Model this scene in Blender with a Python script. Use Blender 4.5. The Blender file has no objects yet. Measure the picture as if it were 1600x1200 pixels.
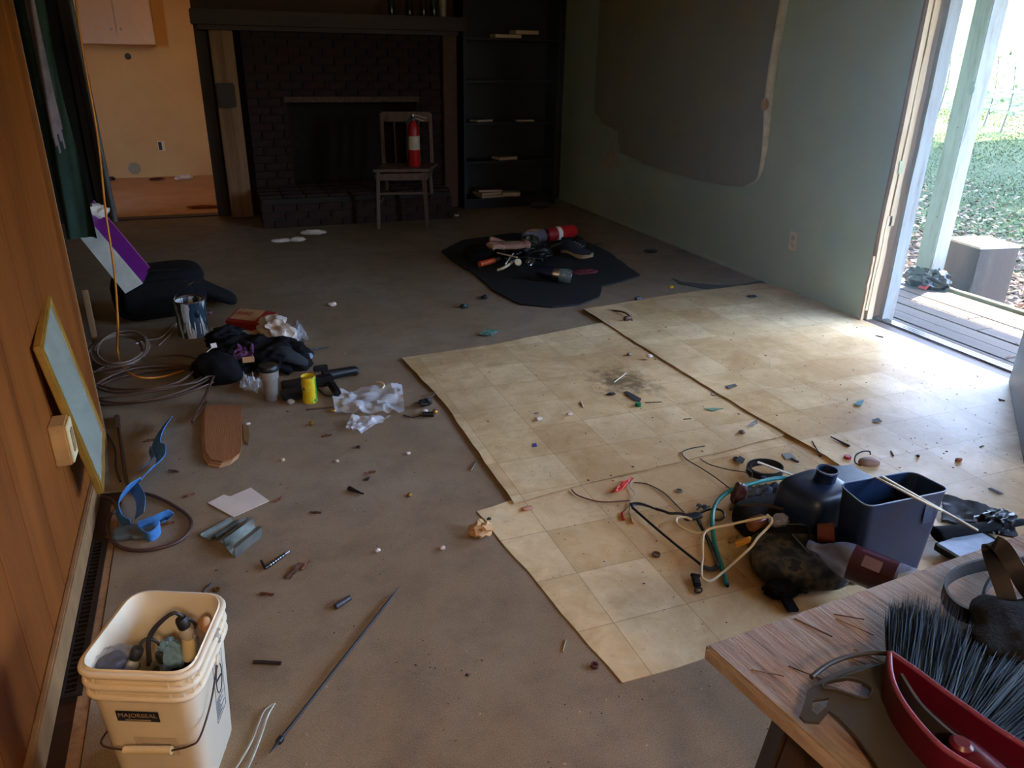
import bpy, bmesh, math, random
import numpy as np
from mathutils import Vector, Matrix, noise
from mathutils.geometry import tessellate_polygon
R_ = random.Random(7)
C = bpy.context.scene.collection
sc = bpy.context.scene

# ---------------------------------------------------------------- camera
f_ = 1200.0; TH = math.radians(23.2); ROLL = math.radians(1.0); H = 1.5
YAW = math.atan((800-290)/(f_/math.cos(TH)))
Fv = np.array([math.sin(YAW)*math.cos(TH), math.cos(YAW)*math.cos(TH), -math.sin(TH)])
R0 = np.array([math.cos(YAW), -math.sin(YAW), 0.0]); U0 = np.cross(R0, Fv)
Rv = R0*math.cos(ROLL)+U0*math.sin(ROLL); Uv = np.cross(Rv, Fv)
CAM = np.array([0, 0, H])
cam = bpy.data.cameras.new('camera'); cam.sensor_width = 36; cam.lens = 27; cam.clip_start = .02; cam.clip_end = 400
co = bpy.data.objects.new('camera', cam); C.objects.link(co)
co.matrix_world = Matrix(((Rv[0], Uv[0], -Fv[0], 0), (Rv[1], Uv[1], -Fv[1], 0), (Rv[2], Uv[2], -Fv[2], H), (0, 0, 0, 1)))
sc.camera = co

# ---------------------------------------------------------------- sky, sun, exposure
EXPOSURE = 3.3; SKY = 0.47; SUN = 10.0; FILL_LAMP = 8.2; KITCHEN = 0.85
sc.view_settings.view_transform = 'Standard'; sc.view_settings.look = 'None'
sc.view_settings.exposure = EXPOSURE; sc.view_settings.gamma = 1; sc.view_settings.use_curve_mapping = False
w = bpy.data.worlds.new('sky'); sc.world = w; w.use_nodes = True
nt = w.node_tree; bg = nt.nodes['Background']
sky = nt.nodes.new('ShaderNodeTexSky'); sky.sky_type = 'NISHITA'; sky.sun_disc = False
sky.sun_elevation = math.radians(62); sky.sun_rotation = math.radians(75); sky.air_density = 1.0; sky.dust_density = 2.0
tm = nt.nodes.new('ShaderNodeMix'); tm.data_type = 'RGBA'; tm.blend_type = 'MULTIPLY'; tm.inputs[0].default_value = 1; tm.inputs[7].default_value = (.84, .95, 1.13, 1)
nt.links.new(sky.outputs[0], tm.inputs[6]); nt.links.new(tm.outputs[2], bg.inputs[0]); bg.inputs[1].default_value = SKY
sd = bpy.data.lights.new('sun', 'SUN'); sd.energy = SUN; sd.angle = math.radians(0.6); sd.color = (1, .95, .86)
so = bpy.data.objects.new('sun', sd); C.objects.link(so)
SUNDIR = Vector((.42, .16, 1.0)).normalized()      # towards the sun, out over the yard
so.rotation_euler = SUNDIR.to_track_quat('Z', 'Y').to_euler(); so.location = (8, 3, 12)
po = bpy.data.lights.new('doorway_portal', 'AREA'); po.shape = 'RECTANGLE'; po.size = 2.05; po.size_y = 1.1; po.cycles.is_portal = True
pp = bpy.data.objects.new('doorway_portal', po); C.objects.link(pp)
pp.location = (3.86, 2.95, 1.03); pp.rotation_euler = (0, math.radians(90), 0)   # -Z of the lamp faces -X (into the room)
po2 = bpy.data.lights.new('fill_window_portal', 'AREA'); po2.shape = 'RECTANGLE'; po2.size = 1.35; po2.size_y = 2.0; po2.cycles.is_portal = True
pq2 = bpy.data.objects.new('fill_window_portal', po2); C.objects.link(pq2); pq2.location = (3.86, 0.0, 1.475); pq2.rotation_euler = (0, math.radians(90), 0)
HAZE = 0.075
sc.cycles.max_bounces = 8; sc.cycles.diffuse_bounces = 5; sc.cycles.use_denoising = True
sc.cycles.caustics_reflective = False; sc.cycles.caustics_refractive = False; sc.cycles.sample_clamp_indirect = 6

# ---------------------------------------------------------------- pixel -> place
def ray(px, py): return Fv+Rv*(px-800)/f_-Uv*(py-600)/f_
def P(px, py, z=0.0):
    d = ray(px, py); t = (z-H)/d[2]; v = CAM+d*t; return Vector((float(v[0]), float(v[1]), float(z)))
def W(px, py, ax, val):
    d = ray(px, py); t = (val-CAM[ax])/d[ax]; v = CAM+d*t; return Vector([float(q) for q in v])
def HZ(p, py):
    lo, hi = -1.0, 4.0
    for _ in range(40):
        m = (lo+hi)/2; v = np.array([p[0], p[1], m])-CAM
        if 600-f_*(v@Uv)/(v@Fv) > py: lo = m
        else: hi = m
    return lo
def ps(pts, z=0.0): return [P(a, b, z) for a, b in pts]

# ---------------------------------------------------------------- materials
def lin(c):
    o = []
    for v in c[:3]:
        v = v/255.0; o.append(v/12.92 if v <= .04045 else ((v+.055)/1.055)**2.4)
    return (*o, 1.0)
MATS = {}
def nodes(name):
    m = bpy.data.materials.new(name); m.use_nodes = True
    return m, m.node_tree, m.node_tree.nodes['Principled BSDF']
def N(nt, t, **k):
    n = nt.nodes.new(t)
    for a, b in k.items():
        if a in n.inputs: n.inputs[a].default_value = b
        else: setattr(n, a, b)
    return n
def ramp(nt, src, stops):
    r = nt.nodes.new('ShaderNodeValToRGB'); cr = r.color_ramp
    while len(cr.elements) < len(stops): cr.elements.new(.5)
    for e, (p, c) in zip(cr.elements, stops): e.position = p; e.color = c if len(c) == 4 else lin(c)
    nt.links.new(src, r.inputs[0]); return r.outputs[0]
def mix(nt, fac, a, b, mode='MIX'):
    m = nt.nodes.new('ShaderNodeMix'); m.data_type = 'RGBA'; m.blend_type = mode
    for s, v in ((0, fac), (6, a), (7, b)):
        if hasattr(v, 'links'): nt.links.new(v, m.inputs[s])
        else: m.inputs[s].default_value = v
    return m.outputs[2]
def coord(nt, world=False, scale=(1, 1, 1)):
    if world: o = nt.nodes.new('ShaderNodeNewGeometry').outputs['Position']
    else: o = nt.nodes.new('ShaderNodeTexCoord').outputs['Object']
    mp = nt.nodes.new('ShaderNodeMapping'); mp.inputs['Scale'].default_value = scale
    nt.links.new(o, mp.inputs[0]); return mp.outputs[0]
def tex(nt, v, scale, detail=4, rough=.6, dist=0):
    n = nt.nodes.new('ShaderNodeTexNoise'); n.inputs['Scale'].default_value = scale; n.inputs['Detail'].default_value = detail
    n.inputs['Roughness'].default_value = rough; n.inputs['Distortion'].default_value = dist
    nt.links.new(v, n.inputs['Vector']); return n.outputs['Fac']
def bump(nt, b, h, strength=.3, dist=.01):
    n = nt.nodes.new('ShaderNodeBump'); n.inputs['Strength'].default_value = strength; n.inputs['Distance'].default_value = dist
    nt.links.new(h, n.inputs['Height']); nt.links.new(n.outputs[0], b.inputs['Normal'])
def mat(name, col, rough=.6, metal=0.0, var=.25, scale=14, bmp=.15, trans=0.0, stretch=(1, 1, 1), spec=.5, alpha=1.0, coat=0):
    if name in MATS: return MATS[name]
    m, nt, b = nodes(name)
    c = lin(col); v = coord(nt, False, stretch); n = tex(nt, v, scale, 5)
    dark = tuple(q*(1-var) for q in c[:3])+(1,); lite = tuple(min(1, q*(1+var*.6)) for q in c[:3])+(1,)
    nt.links.new(ramp(nt, n, [(.3, dark), (.7, lite)]), b.inputs['Base Color'])
    b.inputs['Roughness'].default_value = rough; b.inputs['Metallic'].default_value = metal
    b.inputs['Transmission Weight'].default_value = trans; b.inputs['Specular IOR Level'].default_value = spec
    b.inputs['Alpha'].default_value = alpha; b.inputs['Coat Weight'].default_value = coat
    if bmp: bump(nt, b, tex(nt, v, scale*4, 3), bmp, .004)
    MATS[name] = m; return m

def grain(name, c1, c2, c3, axis=2, fine=60, rough=.55, world=False, bmp=.4, spec=.4):
    if name in MATS: return MATS[name]
    m, nt, b = nodes(name); s = [fine, fine, fine]; s[axis] = fine*.045
    v = coord(nt, world, s); n = tex(nt, v, 1, 6, .65, .4)
    s2 = [q*.12 for q in s]; v2 = coord(nt, world, s2); n2 = tex(nt, v2, 1, 3, .5, .8)
    a = ramp(nt, n, [(.3, c1), (.5, c2), (.72, c3)])
    k = mix(nt, .55, a, ramp(nt, n2, [(.3, c1), (.7, c3)]))
    nt.links.new(k, b.inputs['Base Color']); b.inputs['Roughness'].default_value = rough; b.inputs['Specular IOR Level'].default_value = spec
    bump(nt, b, n, bmp, .003); MATS[name] = m; return m

def m_carpet():
    m, nt, b = nodes('matted_carpet'); v = coord(nt, True)
    big = tex(nt, v, 1.1, 5, .6, .5); mid = tex(nt, v, 5, 6, .7); fine = tex(nt, v, 260, 2, .8)
    k = ramp(nt, big, [(.3, (132, 102, 62)), (.5, (146, 124, 94)), (.7, (156, 138, 116))])
    k = mix(nt, ramp(nt, mid, [(.36, (170, 170, 170)), (.56, (0, 0, 0))]), k, lin((79, 61, 44)))
    k = mix(nt, .30, k, ramp(nt, fine, [(.3, (60, 45, 34)), (.7, (190, 170, 150))]))
    g = tex(nt, v, 38, 3, .8); k = mix(nt, ramp(nt, g, [(.68, (0, 0, 0)), (.74, (140, 140, 140))]), k, lin((72, 50, 38)))
    nt.links.new(k, b.inputs['Base Color']); b.inputs['Roughness'].default_value = .85; b.inputs['Specular IOR Level'].default_value = .25
    bump(nt, b, fine, .5, .004); return m
def m_lino():
    m, nt, b = nodes('printed_sheet_vinyl'); v = coord(nt, True)
    mp = nt.nodes.new('ShaderNodeMapping'); mp.inputs['Location'].default_value = (-.925+.245*4, -1.775+.245*8, 0)
    nt.links.new(v, mp.inputs[0])
    br = nt.nodes.new('ShaderNodeTexBrick'); br.offset = 0; br.squash = 1; br.inputs['Scale'].default_value = 1
    br.inputs['Brick Width'].default_value = .245; br.inputs['Row Height'].default_value = .245; br.inputs['Mortar Size'].default_value = .0016
    br.inputs['Mortar Smooth'].default_value = .3; br.inputs['Bias'].default_value = 0
    br.inputs['Color1'].default_value = lin((196, 160, 108)); br.inputs['Color2'].default_value = lin((236, 212, 166)); br.inputs['Mortar'].default_value = lin((120, 98, 74))
    nt.links.new(mp.outputs[0], br.inputs['Vector'])
    marb = tex(nt, v, 7, 7, .65, 1.2); k = mix(nt, .38, br.outputs['Color'], ramp(nt, marb, [(.3, (180, 140, 88)), (.5, (222, 190, 140)), (.7, (240, 220, 180))]))
    st = tex(nt, v, 1.6, 6, .7, .3); k = mix(nt, ramp(nt, st, [(.42, (190, 190, 190)), (.62, (0, 0, 0))]), k, lin((150, 112, 66)))
    sp = tex(nt, v, 30, 4, .8); k = mix(nt, ramp(nt, sp, [(.62, (0, 0, 0)), (.72, (190, 190, 190))]), k, lin((96, 68, 44)))
    # a trodden-in mud stain at its own spot on the middle sheet
    sub = nt.nodes.new('ShaderNodeVectorMath'); sub.operation = 'SUBTRACT'; c = P(972, 600); sub.inputs[1].default_value = (c.x, c.y, 0)
    nt.links.new(v, sub.inputs[0]); sc_ = nt.nodes.new('ShaderNodeVectorMath'); sc_.operation = 'MULTIPLY'; sc_.inputs[1].default_value = (2.6, 2.0, 1); nt.links.new(sub.outputs[0], sc_.inputs[0])
    ln = nt.nodes.new('ShaderNodeVectorMath'); ln.operation = 'LENGTH'; nt.links.new(sc_.outputs[0], ln.inputs[0])
    md = nt.nodes.new('ShaderNodeMath'); md.operation = 'SUBTRACT'; md.inputs[0].default_value = 1.16; nt.links.new(ln.outputs['Value'], md.inputs[1])
    mu = nt.nodes.new('ShaderNodeMath'); mu.operation = 'MULTIPLY'; nt.links.new(md.outputs[0], mu.inputs[0]); nt.links.new(tex(nt, v, 14, 5, .75), mu.inputs[1])
    k = mix(nt, ramp(nt, mu.outputs[0], [(.34, (0, 0, 0)), (.56, (225, 225, 225))]), k, lin((64, 44, 28)))
    nt.links.new(k, b.inputs['Base Color'])
    rr = nt.nodes.new('ShaderNodeMapRange'); nt.links.new(st, rr.inputs[0]); rr.inputs[3].default_value = .52; rr.inputs[4].default_value = .38
    nt.links.new(rr.outputs[0], b.inputs['Roughness']); b.inputs['Specular IOR Level'].default_value = .22
    bump(nt, b, tex(nt, v, 190, 3, .6), .22, .002); return m
def m_paint(name, c1, c2, rough=.55):
    m, nt, b = nodes(name); v = coord(nt, True)
    k = ramp(nt, tex(nt, v, 1.5, 5), [(.3, c1), (.7, c2)]); k = mix(nt, ramp(nt, tex(nt, v, 22, 4), [(.64, (0, 0, 0)), (.78, (90, 90, 90))]), k, lin((60, 58, 48)))
    nt.links.new(k, b.inputs['Base Color']); b.inputs['Roughness'].default_value = rough; bump(nt, b, tex(nt, v, 90, 3), .25, .003); return m
def m_ground():
    m, nt, b = nodes('yard_ground'); v = coord(nt, True)
    n1 = tex(nt, v, .5, 6, .7); n2 = tex(nt, v, 9, 5, .8)
    sx = nt.nodes.new('ShaderNodeSeparateXYZ'); nt.links.new(v, sx.inputs[0])
    mr = nt.nodes.new('ShaderNodeMapRange'); nt.links.new(sx.outputs[0], mr.inputs[0]); mr.inputs[1].default_value = 6.5; mr.inputs[2].default_value = 12
    ad = nt.nodes.new('ShaderNodeMath'); ad.operation = 'MULTIPLY_ADD'; nt.links.new(n1, ad.inputs[0]); ad.inputs[1].default_value = 1.6; nt.links.new(mr.outputs[0], ad.inputs[2])
    g = ramp(nt, n2, [(.3, (26, 38, 10)), (.5, (42, 56, 18)), (.7, (66, 74, 30))])
    l = ramp(nt, n2, [(.3, (32, 25, 20)), (.5, (55, 47, 38)), (.7, (76, 69, 59))])
    k = mix(nt, ramp(nt, ad.outputs[0], [(.95, (0, 0, 0)), (1.25, (255, 255, 255))]), l, g)
    nt.links.new(k, b.inputs['Base Color']); b.inputs['Roughness'].default_value = .95; b.inputs['Specular IOR Level'].default_value = .1
    bump(nt, b, n2, .8, .03); return m
def m_whitewash():
    m, nt, b = nodes('peeling_whitewash'); v = coord(nt, True, (1, 1, .12))
    n = tex(nt, v, 26, 6, .7); n2 = tex(nt, coord(nt, True, (1, 1, .4)), 5, 5, .7)
    k = ramp(nt, n, [(.3, (94, 88, 78)), (.45, (128, 125, 119)), (.7, (141, 139, 133))])
    k = mix(nt, ramp(nt, n2, [(.34, (180, 180, 180)), (.46, (0, 0, 0))]), k, lin((112, 92, 68)))
    nt.links.new(k, b.inputs['Base Color']); b.inputs['Roughness'].default_value = .8; bump(nt, b, n, .5, .004); return m
def m_pile(name, cols, rough=.6, spec=.4):      # multi-coloured: one tint per piece
    m, nt, b = nodes(name); oi = nt.nodes.new('ShaderNodeNewGeometry')
    st = [((i+.5)/len(cols), c) for i, c in enumerate(cols)]
    k = ramp(nt, oi.outputs['Random Per Island'], st)
    nt.links.new(k, b.inputs['Base Color']); b.inputs['Roughness'].default_value = rough; b.inputs['Specular IOR Level'].default_value = spec
    return m

CARPET = m_carpet(); LINO = m_lino()
GREYWALL = m_paint('grey_green_wall_paint', (166, 186, 150), (182, 200, 166), .42)
CREAM = m_paint('cream_kitchen_paint', (202, 156, 92), (216, 172, 108), .6)
BROWNWALL = m_paint('brown_wall_board', (72, 47, 26), (88, 60, 36), .7)
CEIL = m_paint('white_ceiling_paint', (214, 208, 194), (226, 220, 208), .8)
PANEL = grain('orange_wood_panelling', (93, 44, 10), (131, 68, 18), (153, 86, 29), 2, 42, .45)
DARKWOOD = grain('dark_stained_wood', (27, 15, 8), (45, 26, 14), (62, 38, 22), 2, 50, .5)
DARKWOODX = grain('dark_stained_mantel', (33, 15, 8), (52, 26, 14), (70, 38, 20), 0, 50, .5)
PINE = grain('raw_pine', (167, 130, 84), (197, 163, 117), (210, 183, 144), 2, 60, .7)
PINEDARK = grain('aged_pine', (110, 76, 46), (150, 110, 72), (176, 136, 96), 2, 60, .7)
DECK = grain('weathered_deck_board', (43, 35, 30), (62, 52, 46), (78, 69, 61), 1, 60, .75, spec=.15)
TABLEW = grain('weathered_table_veneer', (62, 38, 24), (132, 86, 56), (176, 130, 96), 1, 95, .42, bmp=.9, spec=.5)
WHITEW = m_whitewash(); GROUND = m_ground()
BRICK = mat('red_brick', (50, 24, 17), .85, var=.4, scale=10, bmp=.5)
MORTAR = mat('grey_mortar', (48, 43, 38), .9, bmp=.4)
BLACK = mat('black_plastic', (22, 22, 24), .42, bmp=.08)
BLACKM = mat('matte_black_fabric', (20, 20, 22), .9, scale=40, bmp=.5, spec=.2)
RUBBER = mat('black_rubber_mat', (34, 36, 36), .8, scale=60, bmp=.4, spec=.3)
CHROME = mat('dull_steel', (150, 148, 144), .28, 1.0, var=.2, scale=10, bmp=.05)
ZINC = mat('galvanised_zinc', (168, 172, 164), .4, .9, var=.3, scale=18)
RUST = mat('rusty_steel', (92, 66, 50), .6, .5, var=.5, scale=40, bmp=.4)
WHITEP = mat('white_plastic', (226, 220, 206), .4, var=.06, scale=5, bmp=.03)
PAPER = mat('white_paper', (218, 204, 190), .85, var=.08, scale=9, bmp=.15)
CLEAR = mat('clear_plastic_film', (235, 238, 242), .12, var=.02, trans=.0, alpha=.28, bmp=.1)
CLEARD = mat('clear_bottle_plastic', (150, 150, 160), .08, var=.05, alpha=.42, bmp=0, spec=.9)
IVORY = mat('ivory_plastic', (226, 206, 160), .4, var=.06, bmp=.02)
MAROON = mat('maroon_plastic', (84, 12, 34), .3, var=.12, bmp=.03, spec=.6)
OLIVEG = mat('dark_grey_plastic', (58, 54, 48), .42, var=.1, bmp=.03)
BLUE = mat('blue_webbing', (70, 130, 190), .75, var=.3, scale=50, bmp=.4)
TEAL = mat('teal_rubber_hose', (32, 132, 128), .4, var=.15, bmp=.05)
ORANGE = mat('orange_plastic', (214, 84, 24), .45)
ORANGEC = mat('orange_cable_sheath', (216, 134, 40), .5, bmp=.05)
BROWNC = mat('brown_cable_sheath', (84, 58, 42), .5, bmp=.05)
RED = mat('red_plastic', (176, 24, 28), .35)
YELLOW = mat('yellow_plastic', (222, 178, 30), .45)
GREEN = mat('green_plastic', (12, 110, 66), .4)
TAN = mat('tan_card', (176, 132, 88), .85, var=.2)
CARD = mat('corrugated_card', (150, 96, 54), .85, var=.15, scale=5, stretch=(14, 1, 1), bmp=.4)
GOLD = mat('gilt_frame', (206, 164, 76), .35, .6, var=.2)
GREENCLOTH = mat('dark_green_blanket', (34, 52, 44), .9, var=.5, scale=9, bmp=.5, spec=.2)
OLIVECLOTH = mat('olive_plastic_sheet', (150, 142, 96), .5, var=.1, scale=3, bmp=.15)
GREYBLUE = mat('grey_painted_door', (92, 94, 100), .5, var=.06, scale=3, bmp=.06)
PURPLE = mat('purple_card', (104, 16, 108), .5, var=.08)
SKIN = mat('pinkish_leather', (158, 118, 98), .8, var=.2, bmp=.3)
LABELR = mat('red_label', (150, 22, 24), .45)
NAVY = mat('navy_cloth', (26, 30, 48), .85, bmp=.4)

# ---------------------------------------------------------------- mesh building
class MB:
    def __init__(s): s.v = []; s.f = []
    def add(s, vs, fs):
        o = len(s.v); s.v += [tuple(q) for q in vs]; s.f += [tuple(i+o for i in f) for f in fs]; return s
    def box(s, c, d, rot=None, bev=0.0):
        bm = bmesh.new(); bmesh.ops.create_cube(bm, size=1)
        for v in bm.verts: v.co = Vector((v.co.x*d[0], v.co.y*d[1], v.co.z*d[2]))
        if bev: bmesh.ops.bevel(bm, geom=bm.edges[:], offset=min(bev, min(d)*.45), segments=2, affect='EDGES')
        M = rot.to_4x4() if rot is not None else Matrix.Identity(4)
        for v in bm.verts: v.co = (M @ v.co)+Vector(c)
        bm.verts.index_update(); s.add([v.co for v in bm.verts], [[v.index for v in f.verts] for f in bm.faces]); bm.free(); return s
    def between(s, a, b, wd, th, bev=0.0, up=Vector((0, 0, 1))):
        a = Vector(a); b = Vector(b); d = b-a; x = d.normalized(); y = up.cross(x)
        if y.length < 1e-4: y = Vector((0, 1, 0)).cross(x)
        y.normalize(); z = x.cross(y); M = Matrix((x, y, z)).transposed()
        return s.box((a+b)/2, (d.length, wd, th), M, bev)
    def tube(s, pts, r, seg=8, closed=False, smooth=True, n=6, taper=None, flat=None):
        pts = [Vector(p) for p in pts]
        if smooth and len(pts) > 2: pts = spline(pts, n, closed)
        m = len(pts); rings = []; prev = None
        for i, p in enumerate(pts):
            a = pts[(i-1) % m] if (closed or i) else p; b = pts[(i+1) % m] if (closed or i < m-1) else p
            t = (b-a).normalized() if (b-a).length > 1e-9 else Vector((0, 0, 1))
            if prev is None:
                nrm = t.cross(Vector((0, 0, 1)))
                if nrm.length < .05: nrm = t.cross(Vector((1, 0, 0)))
            else: nrm = prev-t*prev.dot(t)
            nrm.normalize(); prev = nrm; bi = t.cross(nrm)
            rr = r*(taper(i/(m-1)) if taper else 1)
            rings.append([p+(nrm*math.cos(2*math.pi*k/seg)+bi*math.sin(2*math.pi*k/seg)*(flat or 1))*rr for k in range(seg)])
        vs = [q for ring in rings for q in ring]; fs = []
        for i in range(m if closed else m-1):
            j = (i+1) % m
            for k in range(seg): fs.append((i*seg+k, i*seg+(k+1) % seg, j*seg+(k+1) % seg, j*seg+k))
        if not closed: fs.append(tuple(range(seg))[::-1]); fs.append(tuple((m-1)*seg+k for k in range(seg)))
        return s.add(vs, fs)
    def ribbon(s, pts, wd, th, up=Vector((0, 0, 1)), n=6, closed=False, smooth=True):   # cross-section: wd along up, th sideways
        pts = [Vector(p) for p in pts]
        if smooth: pts = spline(pts, n, closed)
        m = len(pts); vs = []; fs = []; ups = up if callable(up) else (lambda t: up)
        for i, p in enumerate(pts):
            a = pts[(i-1) % m] if (closed or i) else p; b = pts[(i+1) % m] if (closed or i < m-1) else p
            t = (b-a).normalized(); u = Vector(ups(i/(m-1))); u = (u-t*u.dot(t)).normalized(); sd = t.cross(u)
            for x, y in ((-1, -1), (1, -1), (1, 1), (-1, 1)): vs.append(p+u*wd*.5*x+sd*th*.5*y)
        for i in range(m if closed else m-1):
            j = (i+1) % m
            for k in range(4): fs.append((i*4+k, i*4+(k+1) % 4, j*4+(k+1) % 4, j*4+k))
        if not closed: fs += [(3, 2, 1, 0), tuple((m-1)*4+k for k in range(4))]
        return s.add(vs, fs)
    def lathe(s, prof, c=(0, 0, 0), axis=(0, 0, 1), seg=24, capb=True, capt=True):
        z = Vector(axis).normalized(); x = z.orthogonal().normalized(); y = z.cross(x); vs = []; fs = []; m = len(prof); c = Vector(c)
        for r, h in prof:
            for k in range(seg): a = 2*math.pi*k/seg; vs.append(c+z*h+(x*math.cos(a)+y*math.sin(a))*r)
        for i in range(m-1):
            for k in range(seg): fs.append((i*seg+k, i*seg+(k+1) % seg, (i+1)*seg+(k+1) % seg, (i+1)*seg+k))
        if capb: fs.append(tuple(range(seg))[::-1])
        if capt: fs.append(tuple((m-1)*seg+k for k in range(seg)))
        return s.add(vs, fs)
    def prism(s, loops, z0, z1, off=None):          # loops of points (x, y[, z]); first is the outline, the rest holes
        L = [[Vector((p[0], p[1], 0)) for p in lp] for lp in loops]; tri = tessellate_polygon(L); flat = [p for lp in L for p in lp]; n = len(flat)
        zf0 = z0 if callable(z0) else (lambda p: z0); zf1 = z1 if callable(z1) else (lambda p: z1)
        vs = [(p.x, p.y, zf0(p)) for p in flat]+[(p.x, p.y, zf1(p)) for p in flat]; fs = []
        for t in tri: fs.append(tuple(t)); fs.append(tuple(i+n for i in reversed(t)))
        o = 0
        for lp in L:
            k = len(lp)
            for i in range(k): a = o+i; b_ = o+(i+1) % k; fs.append((a, b_, b_+n, a+n))
            o += k
        return s.add(vs, fs)
    def blob(s, c, d, amp=.25, freq=3.0, sub=3, seed=0, rot=0.0, flatz=True, ridg=False):
        bm = bmesh.new(); bmesh.ops.create_icosphere(bm, subdivisions=sub, radius=.5); M = Matrix.Rotation(rot, 3, 'Z')
        for v in bm.verts:
            q = v.co*freq+Vector((seed*7.3, seed*3.1, seed)); nn = noise.fractal(q, 1.0, 2.0, 3)
            if ridg: nn = .6-abs(nn)*2
            k = 1+amp*nn; p = v.co*k; p = Vector((p.x*d[0], p.y*d[1], p.z*d[2]))
            v.co = M @ p+Vector(c)
            if flatz and v.co.z < .003: v.co.z = .003
        bm.verts.index_update(); s.add([v.co for v in bm.verts], [[v.index for v in f.verts] for f in bm.faces]); bm.free(); return s
    def sheet(s, corners, nx=10, ny=10, amp=.01, freq=4, th=.002, seed=0, base=None):   # crumpled quad with thickness
        a, b, c, d = [Vector(q) for q in corners]; top = []; nr = (b-a).cross(d-a).normalized()
        if nr.z < 0: nr = -nr
        for j in range(ny+1):
            for i in range(nx+1):
                u = i/nx; v = j/ny; p = a*(1-u)*(1-v)+b*u*(1-v)+c*u*v+d*(1-u)*v
                k = noise.fractal(Vector((u*freq+seed*5, v*freq+seed*3, seed)), 1, 2, 3)
                p = p+nr*amp*k
                if base is not None and p.z < base+th: p.z = base+th
                top.append(p)
        n = len(top); vs = top+[p-nr*th for p in top]; fs = []; wdt = nx+1
        for j in range(ny):
            for i in range(nx):
                q = j*wdt+i; fs.append((q, q+1, q+1+wdt, q+wdt)); fs.append((q+n+wdt, q+1+wdt+n, q+1+n, q+n))
        bd = [i for i in range(wdt)]+[j*wdt+nx for j in range(1, ny+1)]+[ny*wdt+i for i in range(nx-1, -1, -1)]+[j*wdt for j in range(ny-1, 0, -1)]
        for i in range(len(bd)): x = bd[i]; y = bd[(i+1) % len(bd)]; fs.append((y, x, x+n, y+n))
        return s.add(vs, fs)
def spline(p, n, closed=False):
    out = []; m = len(p); g = lambda i: p[i % m] if closed else p[max(0, min(m-1, i))]
    for i in range(m if closed else m-1):
        a, b, c, d = g(i-1), g(i), g(i+1), g(i+2)
        for k in range(n):
            t = k/n; out.append(.5*((2*b)+(c-a)*t+(2*a-5*b+4*c-d)*t*t+(3*b-a-3*c+d)*t**3))
    if not closed: out.append(p[-1])
    return out

def tag(o, label=None, cat=None, group=None, kind=None):
    if label: o['label'] = label
    if cat: o['category'] = cat
    if group: o['group'] = group
    if kind: o['kind'] = kind
    return o
BASE = {}
def obj(name, mb, m, parent=None, smooth=None, label=None, cat=None, group=None, kind=None):
    """one mesh object; vertices are given in world space and moved to the object's own origin"""
    me = bpy.data.meshes.new(name); me.from_pydata(mb.v, [], mb.f); me.materials.append(m)
    if parent is None:
        a = np.array(mb.v); org = Vector((float((a[:, 0].min()+a[:, 0].max())/2), float((a[:, 1].min()+a[:, 1].max())/2), float(a[:, 2].min())))
    else: org = BASE[parent.name]
    me.transform(Matrix.Translation(-org)); me.validate()
    bm = bmesh.new(); bm.from_mesh(me); bmesh.ops.recalc_face_normals(bm, faces=bm.faces[:]); bm.to_mesh(me); bm.free()
    if smooth is not None:
        for p in me.polygons: p.use_smooth = True
        me.set_sharp_from_angle(angle=math.radians(smooth))
    o = bpy.data.objects.new(name, me); C.objects.link(o)
    if parent is None: o.location = org; BASE[o.name] = org
    else: o.parent = parent; BASE[o.name] = org
    return tag(o, label, cat, group, kind)
def thing(name, at, label, cat, group=None, kind=None):
    o = bpy.data.objects.new(name, None); C.objects.link(o); o.location = Vector(at); o.empty_display_size = .05
    BASE[o.name] = Vector(at); return tag(o, label, cat, group, kind)
def text(name, s, loc, M, size, m, parent, ext=.0003):
    cu = bpy.data.curves.new(name, 'FONT'); cu.body = s; cu.size = size; cu.extrude = ext; cu.align_x = 'CENTER'; cu.align_y = 'CENTER'; cu.materials.append(m)
    tmp = bpy.data.objects.new(name, cu); C.objects.link(tmp); bpy.context.view_layer.update()
    me = bpy.data.meshes.new_from_object(tmp.evaluated_get(bpy.context.evaluated_depsgraph_get())); bpy.data.objects.remove(tmp); bpy.data.curves.remove(cu)
    o = bpy.data.objects.new(name, me); C.objects.link(o); o.parent = parent; BASE[o.name] = BASE[parent.name]
    o.matrix_local = Matrix.Translation(Vector(loc)-BASE[parent.name]) @ M.to_4x4(); return o
def rz(a): return Matrix.Rotation(a, 3, 'Z')

# ================================================================ THE SETTING
XL, XR, YB = -.53, 3.70, 8.10
CARPET_EDGE = P(172, 900).x
m_ = MB().box(((XL-1+XR)/2, 2.8, -.06), (XR-XL+1.4, 13.6, .1)); obj('subfloor', m_, DARKWOODX, kind='structure')
o = obj('floor', MB().prism([[(CARPET_EDGE, -3.9), (XR, -3.9), (XR, YB), (XL-.9, YB), (XL-.9, 2.95), (CARPET_EDGE, 2.80)]], -.01, 0), CARPET, kind='structure')
obj('floor', MB().box((-.6, 9.53, -.005), (2.6, 2.86, .01)), mat('kitchen_vinyl', (190, 138, 92), .5, var=.2, scale=2.5), kind='structure')
obj('ceiling', MB().box((1.1, 3.9, 2.45), (6.2, 16, .06)), CEIL, kind='structure')
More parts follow.
